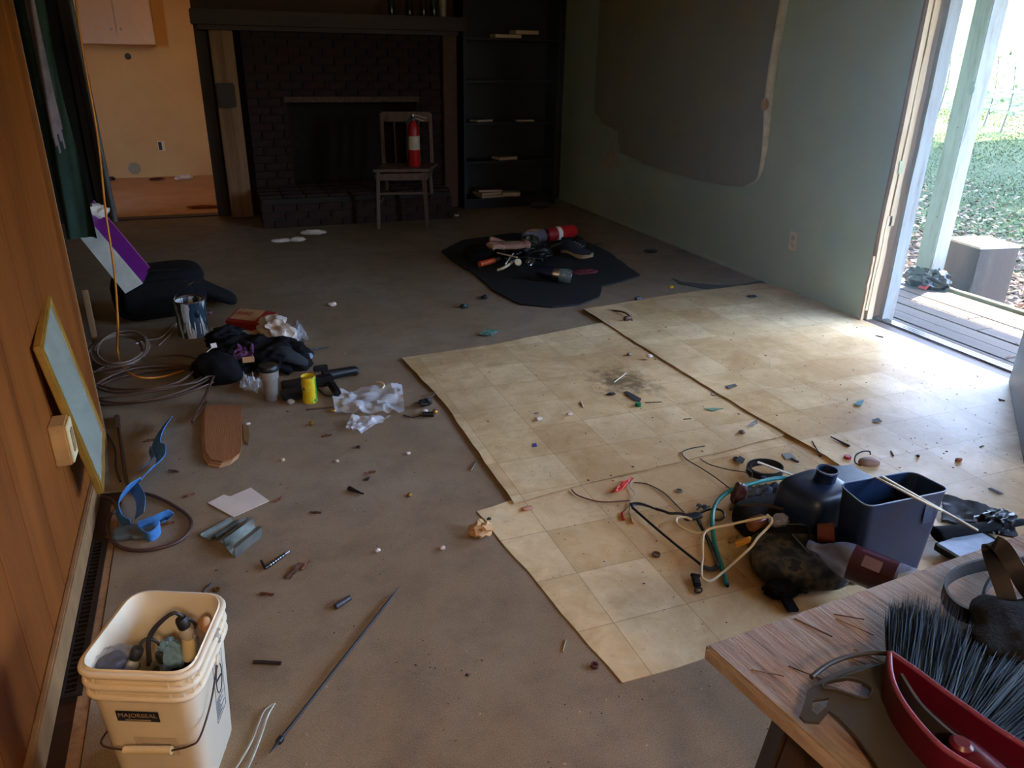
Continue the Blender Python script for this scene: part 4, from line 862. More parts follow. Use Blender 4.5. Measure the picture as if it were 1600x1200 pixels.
# ================================================================ RUBBER MAT AND ITS PILE
mt = jag(ps([(690, 394), (722, 377), (800, 366), (900, 372), (950, 395), (1000, 432), (972, 441), (940, 449), (936, 466), (905, 478), (862, 482), (812, 477), (770, 455), (735, 425), (704, 407)]), .12, .008, 6)
obj('rubber_mat', MB().prism([mt], .001, .012), RUBBER, label='curled black rubber mat lying under the junk pile', cat='mat')
MZT = .012
t = thing('round_cushion', P(878, 372, MZT), 'round black ring-shaped cushion at the back of the junk pile', 'cushion')
cp = P(872, 380, .06); obj('ring', MB().tube([cp+Vector((.19*math.cos(a), .16*math.sin(a), .0)) for a in [i*math.pi/10 for i in range(20)]], .05, 14, closed=True, n=2, flat=.9), RUBBER, t, 180)
obj('centre', sq((cp.x, cp.y, .045), (.30, .26, .05), .8), BLACKM, t, 180)
def bottle_lying(a, b, r, lab, parts, name='drink_bottle', cat='bottle', z=None):
    ax = (b-a).normalized(); L = (b-a).length; t = thing(name, a, lab, cat)
    for nm, prof, m in parts: obj(nm, MB().lathe([(r*q, L*h) for q, h in prof], a, ax, 24, capb=(nm != 'label'), capt=(nm != 'label')), m, t, 40)
    return t
RL = mat('reddish_cola', (70, 18, 16), .12, spec=.8, bmp=0)
a = P(818, 374, .13); b = P(897, 360, .15)
bottle_lying(a, b, .055, 'drink bottle with a red label and white band lying on the pile', [('base', [(.7, 0), (1, .03), (1, .34), (.96, .4)], CLEARD), ('liquid', [(.97, .34), (.97, .72)], RL), ('label', [(1.01, .44), (1.01, .62)], LABELR), ('white_band', [(1.03, .62), (1.03, .70)], WHITEP), ('red_end', [(1.03, .70), (1.04, .97), (.9, 1)], RED)])
t = thing('work_glove', P(795, 385, MZT), 'pinkish worn leather work glove on the left of the pile', 'glove')
gp = P(799, 383, .17); obj('palm', sq(gp, (.22, .15, .05), .7, rot=-.1), SKIN, t, 180)
for k in range(4): obj('finger', MB().tube([gp+Vector((-.08, -.055+.036*k, 0)), gp+Vector((-.15, -.06+.038*k, .01)), gp+Vector((-.19+.01*abs(k-1.5), -.062+.04*k, -.005))], .019, 8, taper=lambda q: 1-.2*q), SKIN, t, 180)
obj('thumb', MB().tube([gp+Vector((-.03, .07, 0)), gp+Vector((-.09, .12, .02)), gp+Vector((-.13, .125, .03))], .021, 8), SKIN, t, 180)
obj('cuff', sq(gp+Vector((.12, .01, 0)), (.06, .14, .06), .6, rot=-.1), SKIN, t, 180)
t = thing('dark_hat', P(752, 398, MZT), 'black knitted hat lying at the left end of the pile', 'hat'); obj('hat', MB().blob(P(748, 395, .05), (.24, .22, .13), .2, 2, 4, 7), BLACKM, t, 180)
obj('junk_bag', MB().blob(P(815, 397, .04), (.44, .34, .16), .5, 2.4, 5, 17, .2, True, True), mat('dark_film', (18, 18, 20), .35, bmp=.4), smooth=180, label='black crumpled trash film in the middle of the pile', cat='bag')
obj('crushed_can', MB().blob(P(828, 378, .13), (.15, .12, .10), .35, 4, 4, 19, .2, False, True), mat('olive_tin', (60, 58, 46), .35, .5, bmp=.3), smooth=60, label='crushed dark can beside the red-labelled bottle', cat='can')
obj('brown_scrap', MB().blob(P(838, 362, .13), (.16, .08, .05), .5, 3, 3, 23, .1, False, True), TAN, smooth=60, label='tan paper scrap behind the red-labelled bottle', cat='paper')
t = thing('lighter', P(765, 411, .05), 'orange plastic lighter tube on the left front of the pile', 'lighter')
obj('body', MB().tube([P(749, 413, .05), P(772, 407, .06)], .022, 10), ORANGE, t, 50); obj('tip', MB().tube([P(772, 407, .06), P(780, 404, .06)], .018, 8), RUST, t, 50)
def rod(px, z, r, m, lab, nm='rod', cat='rod', n=4, seg=6): return obj(nm, MB().tube([P(a, b, zz) for (a, b), zz in zip(px, z)], r, seg, n=n), m, smooth=60, label=lab, cat=cat)
rod([(777, 395), (808, 402)], [.12, .12], .006, WHITEP, 'thin white stick lying over the pile near the glove', 'white_stick', 'stick')
rod([(790, 413), (797, 402), (802, 396)], [.07, .09, .10], .006, WHITEP, 'white curved tube in the pile front', 'white_tube', 'tube')
rod([(777, 422), (788, 418), (800, 410)], [.03, .05, .07], .010, IVORY, 'pale spoon-like stick lying on the mat edge of the pile', 'pale_stick', 'stick')
rod([(861, 386), (886, 376)], [.13, .13], .008, CHROME, 'silver pen on the pile below the red-labelled bottle', 'silver_pen', 'pen')
t = obj('round_cap', MB().lathe([(.026, -.01), (.028, 0), (.026, .012), (.018, .014)], P(809, 410, .08), (-.1, -.8, .5), 18), IVORY, smooth=40, label='round white cap facing the viewer in the pile', cat='cap'); t.name = 'round_disc'
obj('foil_scrap', MB().blob(P(829, 409, .085), (.09, .06, .05), .4, 3, 4, 27, .8, False, True), CHROME, smooth=40, label='shiny crumpled foil in the centre of the pile', cat='foil')
a = P(838, 423, .09); b = P(893, 433, .055)
bottle_lying(a, b, .05, 'dark glass jar with metal band lying at the front of the pile', [('neck', [(.5, 0), (.8, .2), (.95, .48)], mat('navy_plastic', (18, 22, 40), .3)), ('metal_band', [(.99, .46), (1.0, .5), (1.0, .62), (.97, .66)], CHROME), ('glass_end', [(.96, .64), (1.02, .7), (1.04, .95), (.9, 1.0), (.7, .985)], mat('smoky_glass', (104, 112, 104), .08, alpha=.75, spec=.9, bmp=0))], 'glass_jar', 'jar')
# shoe
t = thing('sneaker', P(905, 415, MZT), 'dark navy sneaker with a tan sole on the right of the pile', 'shoe')
sa = P(874, 404, .0); sb = P(933, 414, .0); sx = (sb-sa).normalized(); sy = Vector((-sx.y, sx.x, 0)); L = .29; zb = .055
def shoe_ring(u, wd, z0): return [sa+sx*L*u+sy*wd*s_ for s_ in ()]
out = []; 
for i in range(26): a = 2*math.pi*i/26; u = .5+.5*math.cos(a); wd = .045*(1-.22*math.sin(u*6.2-.6)); out.append(sa+sx*L*u+sy*(wd*math.sin(a)+.02))
wav = lambda p: zb+.012*math.sin(((Vector((p.x, p.y, 0))-sa).dot(sx))/L*7)
obj('sole', MB().prism([[(p.x, p.y) for p in out]], lambda p: wav(p)-.01, lambda p: wav(p)+.018), mat('tan_sole', (176, 150, 112), .7), t, 40)
up = MB(); vs = []; fs = []; rg = 10; sg = 16
for j in range(rg+1):
    u = j/rg
    for i in range(sg):
        a = math.pi*i/(sg-1); w_ = .042*(.75+.25*math.sin(u*3.1)); h_ = (.045+.055*max(0, 1-u*1.25)) if u < .8 else .045*(1-(u-.8)*3.5)
        p = sa+sx*L*(.02+.95*u)+sy*(w_*math.cos(a)+.02); vs.append((p.x, p.y, wav(p)+.015+max(h_, .006)*math.sin(a)))
for j in range(rg):
    for i in range(sg-1): fs.append((j*sg+i, j*sg+i+1, (j+1)*sg+i+1, (j+1)*sg+i))
fs += [tuple(range(sg)), tuple(rg*sg+i for i in range(sg))][::-1]
obj('upper', up.add(vs, fs), NAVY, t, 60)
obj('opening', sq(sa+sx*.06+sy*.02+Vector((0, 0, zb+.112)), (.09, .06, .015), .9), BLACKM, t, 180)
for k in range(4): p = sa+sx*(.12+.025*k)+sy*.02+Vector((0, 0, zb+.093-.008*k)); obj('lace', MB().tube([p-sy*.025+Vector((0, 0, -.012)), p+Vector((0, 0, .004)), p+sy*.025+Vector((0, 0, -.012))], .003, 5), mat('grey_lace', (110, 110, 112), .8), t, 60)
obj('red_rag', MB().blob(P(910, 425, .02), (.20, .09, .04), .5, 3, 4, 29, -.1, True, True), mat('dark_red_cloth', (92, 20, 28), .8, bmp=.4), smooth=180, label='dark red rag on the mat below the sneaker', cat='rag')
rod([(920, 384), (940, 380)], [.04, .04], .006, BLACK, 'thin black stick poking from the pile behind the sneaker', 'black_stick', 'stick')

# ================================================================ RIGHT-HAND CLUTTER
def cord(nm, px, z, r, m, lab, cat='wire', seg=6): return obj(nm, MB().tube([P(a, b, (z[i] if isinstance(z, list) else z)) for i, (a, b) in enumerate(px)], r, seg), m, smooth=60, label=lab, cat=cat)
cord('teal_hose', [(1136, 914), (1128, 885), (1117, 850), (1113, 815), (1116, 793), (1128, 776), (1150, 763), (1185, 753), (1215, 747), (1236, 748)], [.012, .012, .02, .045, .05, .05, .06, .06, .05, .05], .0078, TEAL, 'teal green rubber hose bending over the clutter towards the lower left', 'hose', 10)
obj('hose_hole', MB().lathe([(.0055, 0), (.0055, .001)], P(1136.4, 915.5, .012), (P(1137, 920, .012)-P(1136, 914, .012)), 10), BLACK, bpy.data.objects['teal_hose'])
hz_ = .045
t = thing('clothes_hanger', P(1120, 870, VZ), 'cream plastic hanger with its hook to the left on top of the clutter', 'hanger')
HM = mat('cream_hanger', (222, 206, 170), .4, var=.08, bmp=0)
obj('frame', MB().tube([P(a, b, z) for a, b, z in ((1102, 831, .07), (1098, 870, .045), (1096, 898, .022), (1102, 906, .018), (1114, 906, .018), (1140, 885, .04), (1172, 856, .10), (1184, 840, .125), (1196, 828, .14), (1206, 816, .155), (1202, 808, .155), (1180, 811, .14), (1140, 820, .10))], .0042, 8, closed=True, n=5), HM, t, 60)
obj('hook', MB().tube([P(a, b, z) for a, b, z in ((1102, 831, .07), (1088, 833, .055), (1070, 827, .04), (1058, 818, .035), (1058, 810, .035), (1070, 808, .035), (1081, 812, .035))], .0042, 8), HM, t, 60)
t = thing('coat_hanger', P(1040, 830, VZ), 'broad-shouldered black plastic hanger with long trouser bar left of the cream one', 'hanger')
obj('shoulder', MB().tube([P(a, b, .022) for a, b in ((986, 789), (996, 787), (1010, 790), (1028, 797))], .011, 10, taper=lambda q: 1.1-.75*q, flat=.5), BLACK, t, 60)
obj('arm', MB().tube([P(a, b, .022) for a, b in ((1024, 795), (1038, 799), (1046, 802), (1060, 802), (1072, 804))], .005, 8), BLACK, t, 60)
obj('hub', sq(P(1082, 807, .024), (.075, .04, .012), .6), BLACK, t, 60)
obj('shoulder', MB().tube([P(a, b, z) for a, b, z in ((1090, 812, .022), (1104, 838, .022), (1116, 862, .018), (1122, 882, .016), (1112, 889, .016), (1098, 886, .016))], .009, 10, taper=lambda q: .7+.5*q, flat=.5), BLACK, t, 60)
obj('trouser_bar', MB().tube([P(a, b, .018) for a, b in ((988, 793), (1040, 838), (1100, 886))], .0045, 8), BLACK, t, 60)
obj('hook', MB().tube([P(a, b, z) for a, b, z in ((1088, 805, .025), (1108, 796, .03), (1126, 797, .04), (1132, 806, .04), (1124, 813, .035), (1112, 812, .03))], .004, 8), BLACK, t, 60)
obj('metal_rod', MB().tube([P(1094, 812, .032), P(1122, 884, .022)], .002, 6), CHROME, smooth=60, label='thin bright metal rod lying beside the teal hose', cat='rod')
t = thing('yellow_clip', P(1160, 848, .02), 'mustard yellow spring clip on the cream hanger bar', 'clip')
a = P(1150, 848, .09); b = P(1173, 841, .12); obj('upper_jaw', MB().between(a, b, .016, .010, bev=.002), mat('mustard_plastic', (206, 148, 52), .5), t); obj('lower_jaw', MB().between(a+Vector((0, 0, -.014)), b+Vector((0, 0, -.009)), .014, .006, bev=.002), mat('mustard_plastic', (206, 148, 52), .5), t)
# black cable coil with white slat through it
t = thing('black_belt_coil', P(1195, 735, VZ), 'black belt coiled into an oval loop on the vinyl', 'belt')
cb = P(1195, 733, .03); cl = [cb+Vector((.072*math.cos(a), .060*math.sin(a)+.0, .0)) for a in [i*math.pi/9 for i in range(18)]]
obj('band', MB().ribbon(cl, .026, .004, closed=True, n=3), BLACK, t, 60); obj('inner_band', MB().ribbon([q.lerp(cb, .12)+Vector((.004, 0, -.002)) for q in cl[:14]], .024, .004, n=3), BLACK, t, 60)
obj('buckle', MB().tube([cb+Vector((-.078, -.02, .012)), cb+Vector((-.08, .01, .012)), cb+Vector((-.078, .01, -.012)), cb+Vector((-.076, -.02, -.012))], .002, 6, closed=True, n=2), CHROME, t)
rod([(1186, 723), (1246, 746)], [.05, .06], .0, WHITEP, 'x') if False else obj('plastic_rule', MB().between(P(1184, 722, .05), P(1248, 746, .05), .012, .005, bev=.001), WHITEP, label='long white plastic slat lying through the black coil', cat='slat')
rod([(1181, 738), (1198, 749)], [.03, .03], .007, mat('violet_blue_plastic', (92, 96, 150), .4), 'blue violet pen below the black coil', 'blue_pen', 'pen', seg=10)
cord('black_lead', [(1101, 697), (1078, 701), (1066, 707), (1072, 717), (1095, 731), (1118, 746), (1140, 763)], .015, .0022, BLACK, 'long thin black wire curling from vinyl seam to the clutter', 'wire')
cord('black_lead', [(1094, 717), (1110, 726), (1140, 734), (1165, 738), (1182, 746)], .015, .002, BLACK, 'short thin black wire pair running to the black coil', 'wire')
cord('black_lead', [(990, 754), (1010, 756), (1036, 769), (1054, 786), (1068, 800)], .008, .0022, BLACK, 'thin black wire arching over the seam by the red leaf scrap', 'wire')
cord('grey_lead', [(986, 752), (985, 762), (992, 772), (986, 784), (984, 790)], .012, .002, mat('grey_wire', (150, 150, 146), .5), 'short grey wire bending beside the red leaf scrap', 'wire')
cord('copper_lead', [(893, 765), (905, 775), (940, 784), (984, 782)], .009, .0028, mat('reddish_wire', (110, 70, 56), .5), 'reddish brown wire crossing the seam left of the black hanger', 'wire')
t = thing('wire_connectors', P(976, 805, .005), 'two crimp connectors, red and tan, on thin wires beside the black hanger', 'connector')
for (x0, y0_), (x1_, y1_), m in (((983, 790), (972, 806), RED), ((984, 790), (986, 812), TAN)):
    obj('lead', MB().tube([P(x0, y0_, .012), P((x0+x1_)/2-2, (y0_+y1_)/2, .012), P(x1_, y1_-4, .01)], .0015, 5), BLACK, t); obj('connector', MB().tube([P(x1_, y1_-5, .01), P(x1_+2, y1_+6, .008)], .0055, 8, taper=lambda q: .8+.3*q), m, t, 60)
obj('red_scrap', MB().sheet([P(953, 771, .014), P(973, 765, .016), P(992, 746, .02), P(974, 750, .02)], 10, 6, .018, 4, .001, 2, base=.012), mat('red_orange_paper', (224, 66, 34), .6, var=.4, bmp=.3), smooth=60, label='crumpled red orange paper strip on the vinyl seam', cat='paper')
# maroon, dark, cloth things
t = thing('leather_pouch', P(1155, 775, VZ), 'dark maroon leather pouch standing up at the left of the clutter', 'pouch'); obj('pouch', MB().blob(P(1155, 772, .045), (.06, .05, .09), .3, 3, 4, 41, .3), mat('maroon_leather', (74, 44, 50), .35, bmp=.3), t, 180)
obj('grey_film', MB().sheet([P(1170, 775, .03), P(1240, 775, .04), P(1240, 757, .06), P(1165, 757, .05)], 16, 12, .035, 4, .001, 7, base=.013), mat('grey_blue_film', (96, 112, 130), .25, bmp=.3), smooth=50, label='crinkled grey blue plastic film left of the black jug', cat='plastic film')
obj('satchel', sq(P(1245, 812, .055), (.42, .26, .10), .5, rot=-.1), BLACKM, smooth=180, label='flat black satchel under the jug and the hanger', cat='bag')
obj('satchel_strap', MB().ribbon([P(1140, 797, .06), P(1180, 788, .115), P(1240, 800, .115), P(1290, 815, .115)], .012, .002, Vector((0, -.4, 1))), mat('worn_strap', (70, 62, 58), .6), smooth=60, label='worn narrow strap crossing the black satchel', cat='strap')
obj('red_cloth', MB().blob(P(1168, 806, .06), (.09, .07, .06), .45, 3, 4, 43, .3, True, True), mat('faded_red_cloth', (146, 50, 58), .7, bmp=.4), smooth=180, label='small faded red cloth beside the amber bottle', cat='cloth')
a = P(1170, 822, .10); b = P(1203, 809, .115)
bottle_lying(a, b, .024, 'small amber plastic bottle lying under the cream hanger arm', [('body', [(.7, 0), (1, .1), (1, .65), (.45, .85), (.42, 1)], mat('amber_plastic', (112, 66, 38), .25, bmp=0)), ('collar', [(.6, .88), (.6, .96)], IVORY)], 'amber_bottle')
obj('clear_wrapper', MB().blob(P(1217, 813, .135), (.06, .05, .04), .35, 2.5, 3, 47, 0, False, True), CLEARD, smooth=60, label='crumpled clear wrapper at the tip of the cream hanger', cat='wrapper')
# jug
JM = mat('blue_veiled_black_plastic', (14, 34, 62), .4, bmp=.03, spec=.6)  # black plastic of jug and bin, blue glare veil put into its colour
jc = P(1278, 762, .10); t = thing('black_jug', (jc.x, jc.y, VZ), 'squat black plastic jug with an open round neck left of the bin', 'jug')
ja = P(1243, 741, .21); jb = P(1300, 770, .21)
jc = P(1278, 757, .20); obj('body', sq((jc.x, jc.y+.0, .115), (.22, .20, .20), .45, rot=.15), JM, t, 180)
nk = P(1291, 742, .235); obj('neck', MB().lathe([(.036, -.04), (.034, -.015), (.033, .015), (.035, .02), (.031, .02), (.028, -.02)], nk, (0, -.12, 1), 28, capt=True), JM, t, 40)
obj('rim', MB().tube([nk+Vector((.033*math.cos(a), .033*math.sin(a)-.002, .020)) for a in [i*math.pi/12 for i in range(24)]], .003, 6, closed=True, n=1), mat('blue_grey_rim', (90, 104, 124), .4), t, 60)
obj('hollow', MB().lathe([(.029, 0), (.029, .001)], nk+Vector((0, 0, .002)), seg=20), BLACK, t)
obj('grey_board', MB().prism([[ (v.x, v.y) for v in ps([(1290, 731), (1330, 728), (1368, 750), (1322, 762), (1300, 745)], .17)]], .165, .175), mat('grey_lid', (92, 104, 120), .35), smooth=30, label='flat grey plastic lid lying between jug and bin', cat='lid')
# bin
bn = thing('waste_bin', (1.83, 1.48, VZ), 'black rectangular waste bin with a thin pale rim behind the table', 'bin')
cr4 = [Vector((1.672, 1.415, .3)), Vector((1.992, 1.405, .3)), Vector((1.975, 1.535, .3)), Vector((1.690, 1.550, .3))]
def rrect(cs, r, n=6):
    out = []; m = len(cs)
    for i in range(m):
        a, b, c = cs[i-1], cs[i], cs[(i+1) % m]; u = (a-b).normalized(); v = (c-b).normalized(); s0 = b+u*r; s1_ = b+v*r
        for k in range(n+1): t_ = k/n; out.append(s0*(1-t_)**2+b*2*t_*(1-t_)+s1_*t_*t_)
    return out
def loft(rings, closed_bottom=True):
    m = len(rings[0]); vs = [p for r_ in rings for p in r_]; fs = []
    for j in range(len(rings)-1):
        for i in range(m): fs.append((j*m+i, j*m+(i+1) % m, (j+1)*m+(i+1) % m, (j+1)*m+i))
    fs.append(tuple(range(m))[::-1]); fs.append(tuple((len(rings)-1)*m+i for i in range(m)))
    return MB().add(vs, fs)
cen = sum(cr4, Vector())/4
def rg_(sc2, z, r=.035): return [Vector(((p-cen).x*sc2+cen.x, (p-cen).y*sc2+cen.y, z)) for p in rrect(cr4, r)]
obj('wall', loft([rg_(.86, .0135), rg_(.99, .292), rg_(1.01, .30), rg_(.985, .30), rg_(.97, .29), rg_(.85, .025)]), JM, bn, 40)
obj('rim', MB().tube(rg_(1.0, .302), .0022, 6, closed=True, smooth=False), mat('pale_bin_rim', (120, 132, 150), .35), bn, 60)
pp_ = (cr4[0]+cr4[1])/2; obj('sticker', MB().box((pp_.x+.09, pp_.y-.0035, .24), (.035, .001, .08), Matrix.Rotation(-.06, 3, 'X')), mat('faded_sticker', (60, 72, 94), .5), bn)
STK = mat('cream_stick', (214, 208, 178), .45, bmp=0)
obj('cream_stick', MB().between(P(1368, 745, .306), P(1472, 799, .306), .008, .005, bev=.001), STK, label='shorter cream stick laid across the black bin', cat='stick')
obj('cream_stick', MB().between(P(1378, 744, .312), P(1528, 829, .290), .008, .005, bev=.001), STK, label='longer cream stick laid across the black bin, reaching past its side', cat='stick')
# behind/right of the bin
obj('grey_pad', MB().sheet([P(1472, 812, .03), P(1590, 842, .02), P(1580, 800, .05), P(1474, 772, .06)], 16, 10, .02, 3, .012, 9, base=.013), mat('dark_grey_vinyl_cloth', (58, 62, 68), .5, bmp=.3), smooth=60, label='dark grey padded cloth lying right of the bin', cat='cloth')
obj('black_umbrella', MB().tube([P(1462, 835, .05), P(1520, 826, .06), P(1600, 815, .05)], .03, 12, flat=.6, taper=lambda q: 1.2-.7*q), BLACKM, smooth=180, label='black folded umbrella beyond the table edge', cat='umbrella')
t = thing('white_case', P(1510, 862, VZ), 'pale flat case with dark edge just beyond the table edge', 'case'); obj('lid', MB().between(P(1483, 862, .05), P(1545, 840, .05), .09, .01, bev=.002), mat('pale_blue_grey', (150, 164, 180), .3), t); obj('body', MB().between(P(1480, 866, .03), P(1548, 842, .03), .10, .03, bev=.004), BLACK, t)
obj('black_tangle', MB().blob(P(1555, 815, .05), (.14, .08, .06), .6, 4, 4, 51, 0, True, True), BLACK, smooth=60, label='black tangled clump on the vinyl beyond the grey pad', cat='clump')
# camo bag, bottle and cup in front
CAMO, nt_, b_ = nodes('dark_camo_cloth'); v = coord(nt_, False); k = ramp(nt_, tex(nt_, v, 16, 2), [(.42, (18, 18, 18)), (.47, (48, 46, 34)), (.60, (92, 78, 56)), (.64, (30, 28, 24))]); nt_.links.new(k, b_.inputs['Base Color']); b_.inputs['Roughness'].default_value = .8
t = thing('camo_bag', P(1235, 875, VZ), 'dark camouflage cloth bag with a black piped edge at the table corner', 'bag')
bc = P(1242, 880, .05); obj('body', sq((bc.x+.02, bc.y+.01, .052), (.30, .24, .09), .6, rot=-.5), CAMO, t, 180)
obj('piping', MB().tube([P(a, b, z) for a, b, z in ((1205, 822, .06), (1192, 835, .05), (1191, 860, .03), (1204, 888, .025), (1230, 910, .025), (1262, 925, .025))], .008, 10), BLACK, t, 60)
obj('flap_edge', MB().tube([P(a, b, z) for a, b, z in ((1192, 822, .08), (1230, 819, .105), (1262, 822, .11), (1264, 840, .11))], .004, 8), BLACK, t, 60)
obj('tail', MB().blob(P(1222, 920, .03), (.10, .06, .05), .5, 4, 4, 53, -.2, True, True), BLACKM, t, 180)
obj('strap_end', MB().between(P(1222, 925, .02), P(1240, 955, .02), .035, .012, bev=.003), BLACKM, t)
a = P(1262, 850, .145); b0 = P(1395, 905, .135); ax = (b0-a).normalized(); b = a+ax*.33
COLA = mat('dark_maroon_label', (66, 18, 28), .3)
t = thing('soda_bottle', a, 'large clear soda bottle with a dark maroon label lying by the table edge', 'bottle')
obj('bottle', MB().lathe([(.013, 0), (.0135, .022), (.016, .026), (.014, .034), (.03, .06), (.05, .095), (.054, .12), (.054, .29), (.05, .32), (.03, .33)], a, ax, 32), CLEARD, t, 60)
obj('label', MB().lathe([(.0545, .13), (.0545, .25)], a, ax, 32, capb=False, capt=False), COLA, t, 60)
sdv = ax.cross(Vector((0, 0, 1))).normalized(); upv = sdv.cross(ax)
M = Matrix((ax, sdv, -upv)).transposed(); nrm_ = (Vector((0, 0, 1))*.75+sdv*(-.6 if sdv.y > 0 else .6)).normalized()
ctr = a+ax*.19+nrm_*.056; yv = nrm_.cross(ax).normalized()
obj('print', MB().box(ctr, (.05, .035, .001), Matrix((ax, yv, nrm_)).transposed()), mat('tan_print', (140, 104, 92), .5), t)
for k in range(3): obj('thread', MB().tube([a+ax*(.004+.006*k)+(sdv*math.cos(q)+upv*math.sin(q))*.0145 for q in [i*math.pi/6 for i in range(12)]], .0012, 5, closed=True, n=1), CLEARD, t, 60)
obj('metal_strip', MB().between(P(1238, 835, .12), P(1262, 862, .13), .006, .002), CHROME, label='thin bright metal strip on the camouflage bag', cat='strip')
a = P(1277, 832, .12); b = P(1304, 833, .13); bottle_lying(a, b, .034, 'reddish brown plastic cup lying on its side behind the soda bottle', [('cup', [(.8, 0), (.84, .02), (1.0, .98), (1.02, 1.0), (.96, 1.0), (.82, .1)], mat('red_brown_plastic', (120, 62, 50), .4, bmp=0))], 'plastic_cup', 'cup')

# ================================================================ TABLE
ta = P(1099, 1006, .72); ang = math.radians(7); tu = Vector((math.cos(ang)*1, math.sin(ang)*.55, 0)).normalized(); tv = Vector((.15, -1, 0)).normalized()
tb_ = thing('wooden_table', (ta.x+.6, ta.y-.4, 0), 'weathered wooden table with peeling veneer in the right foreground', 'table')
TL, TW_ = 1.15, .80; c4 = [ta, ta+tu*TL, ta+tu*TL+tv*TW_, ta+tv*TW_]
def slab(c4, z0, z1, inset=0, bev=.006):
    ce = sum(c4, Vector())/4; cs = [c+(ce-c).normalized()*inset for c in c4]
    bm = bmesh.new(); vs = [bm.verts.new((c.x, c.y, z)) for z in (z0, z1) for c in cs]
    for f in ((3, 2, 1, 0), (4, 5, 6, 7), (0, 1, 5, 4), (1, 2, 6, 5), (2, 3, 7, 6), (3, 0, 4, 7)): bm.faces.new([vs[i] for i in f])
    bmesh.ops.bevel(bm, geom=bm.edges[:], offset=bev, segments=3, affect='EDGES'); bm.verts.index_update()
    m = MB().add([v.co.copy() for v in bm.verts], [[v.index for v in f.verts] for f in bm.faces]); bm.free(); return m
TM, nt_, b_ = nodes('weathered_table_top')
v0 = coord(nt_, False); mr_ = nt_.nodes.new('ShaderNodeMapping'); mr_.inputs['Rotation'].default_value = (0, 0, math.radians(-8)); nt_.links.new(v0, mr_.inputs[0])
def mp2f(sc_v):
    m_2 = nt_.nodes.new('ShaderNodeMapping'); m_2.inputs['Scale'].default_value = sc_v; nt_.links.new(mr_.outputs[0], m_2.inputs[0]); return m_2.outputs[0]
n1 = tex(nt_, mp2f((110, 9, 9)), 1, 6, .7, .4); n2 = tex(nt_, mp2f((16, 2.2, 2)), 1, 6, .7, .9); n3 = tex(nt_, mp2f((2.2, 2.2, 2)), 1, 3, .5)
k = ramp(nt_, n1, [(.32, (70, 46, 30)), (.46, (128, 92, 66)), (.7, (164, 130, 104))]); k = mix(nt_, ramp(nt_, n2, [(.38, (0, 0, 0)), (.58, (235, 235, 235))]), k, ramp(nt_, n1, [(.3, (118, 104, 94)), (.6, (158, 146, 134))]))
k = mix(nt_, ramp(nt_, n2, [(.30, (255, 255, 255)), (.36, (0, 0, 0))]), k, lin((44, 24, 14)))
nt_.links.new(k, b_.inputs['Base Color']); b_.inputs['Roughness'].default_value = .5; ad = nt_.nodes.new('ShaderNodeMath'); nt_.links.new(n1, ad.inputs[0]); nt_.links.new(n2, ad.inputs[1]); bump(nt_, b_, ad.outputs[0], .8, .006)
obj('tabletop', slab(c4, .692, .72), TM, tb_)
i4 = [ta+tu*.035+tv*.06, ta+tu*(TL-.05)+tv*.05, ta+tu*(TL-.05)+tv*(TW_-.05), ta+tu*.035+tv*(TW_-.05)]
obj('under_rail', slab([q+Vector((0, 0, 0)) for q in i4], .655, .686, 0, .008), mat('red_brown_rail', (104, 52, 34), .5, var=.4, scale=20, stretch=(1, 1, 1), bmp=.3), tb_)
for i, c in enumerate(i4):
    ins = [(1, 1), (-1, 1), (-1, -1), (1, -1)][i]; c = c+tu*ins[0]*.05+tv*ins[1]*.05; c.z = 0
    obj('leg', MB().between(c-tu*ins[0]*.06-tv*ins[1]*.04+Vector((0, 0, .0)), c+Vector((0, 0, .656)), .06, .045, bev=.005), DARKWOOD, tb_)
for i in range(4):
    a, b = i4[i]+(sum(i4, Vector())/4-i4[i]).normalized()*.06, i4[(i+1) % 4]+(sum(i4, Vector())/4-i4[(i+1) % 4]).normalized()*.06; a = Vector((a.x, a.y, .60)); b = Vector((b.x, b.y, .60)); obj('apron', MB().between(a, b, .02, .10), DARKWOOD, tb_)
r = random.Random(3)
for k in range(16):
    p = ta+tu*r.uniform(.02, .25)+tv*r.uniform(.0, .02)+tv*r.uniform(0, .2); q = p+tv*r.uniform(.02, .06)+tu*r.uniform(.01, .03)
    obj('veneer_splinter', MB().between(p+Vector((0, 0, .0005)), q+Vector((0, 0, .002)), r.uniform(.001, .0025), .001), mat('veneer_flake', (120, 92, 72), .7) if k % 3 else mat('dark_splinter', (70, 40, 24), .7), tb_)
TZ = .7205
# belt on the table
t = thing('leather_belt', P(1530, 915, TZ), 'black leather belt curled into loops on the table', 'belt')
LB = mat('black_leather', (18, 20, 26), .45, bmp=.15, spec=.6); bz = TZ+.016
obj('band', MB().ribbon([P(a, b, bz) for a, b in ((1650, 868), (1600, 880), (1545, 881), (1500, 893), (1477, 912), (1478, 935), (1500, 957), (1540, 968), (1585, 960), (1625, 940))], .025, .004), LB, t, 60)
obj('band', MB().ribbon([P(1582, 965, bz), P(1572, 930, bz+.03), P(1556, 885, bz+.06), P(1548, 858, bz+.07), P(1553, 850, bz+.085), P(1566, 856, bz+.085), P(1585, 885, bz+.07), P(1605, 920, bz+.04), P(1630, 950, bz)], .025, .004, Vector((.55, -.65, .5))), LB, t, 60)
obj('band', MB().ribbon([P(1533, 955, bz), P(1535, 930, bz+.01), P(1548, 908, bz+.015), P(1562, 900, bz+.012)], .026, .004), LB, t, 60)
obj('prong', MB().tube([P(1541, 958, TZ+.03), P(1548, 976, TZ+.006)], .0014, 6), CHROME, t); 
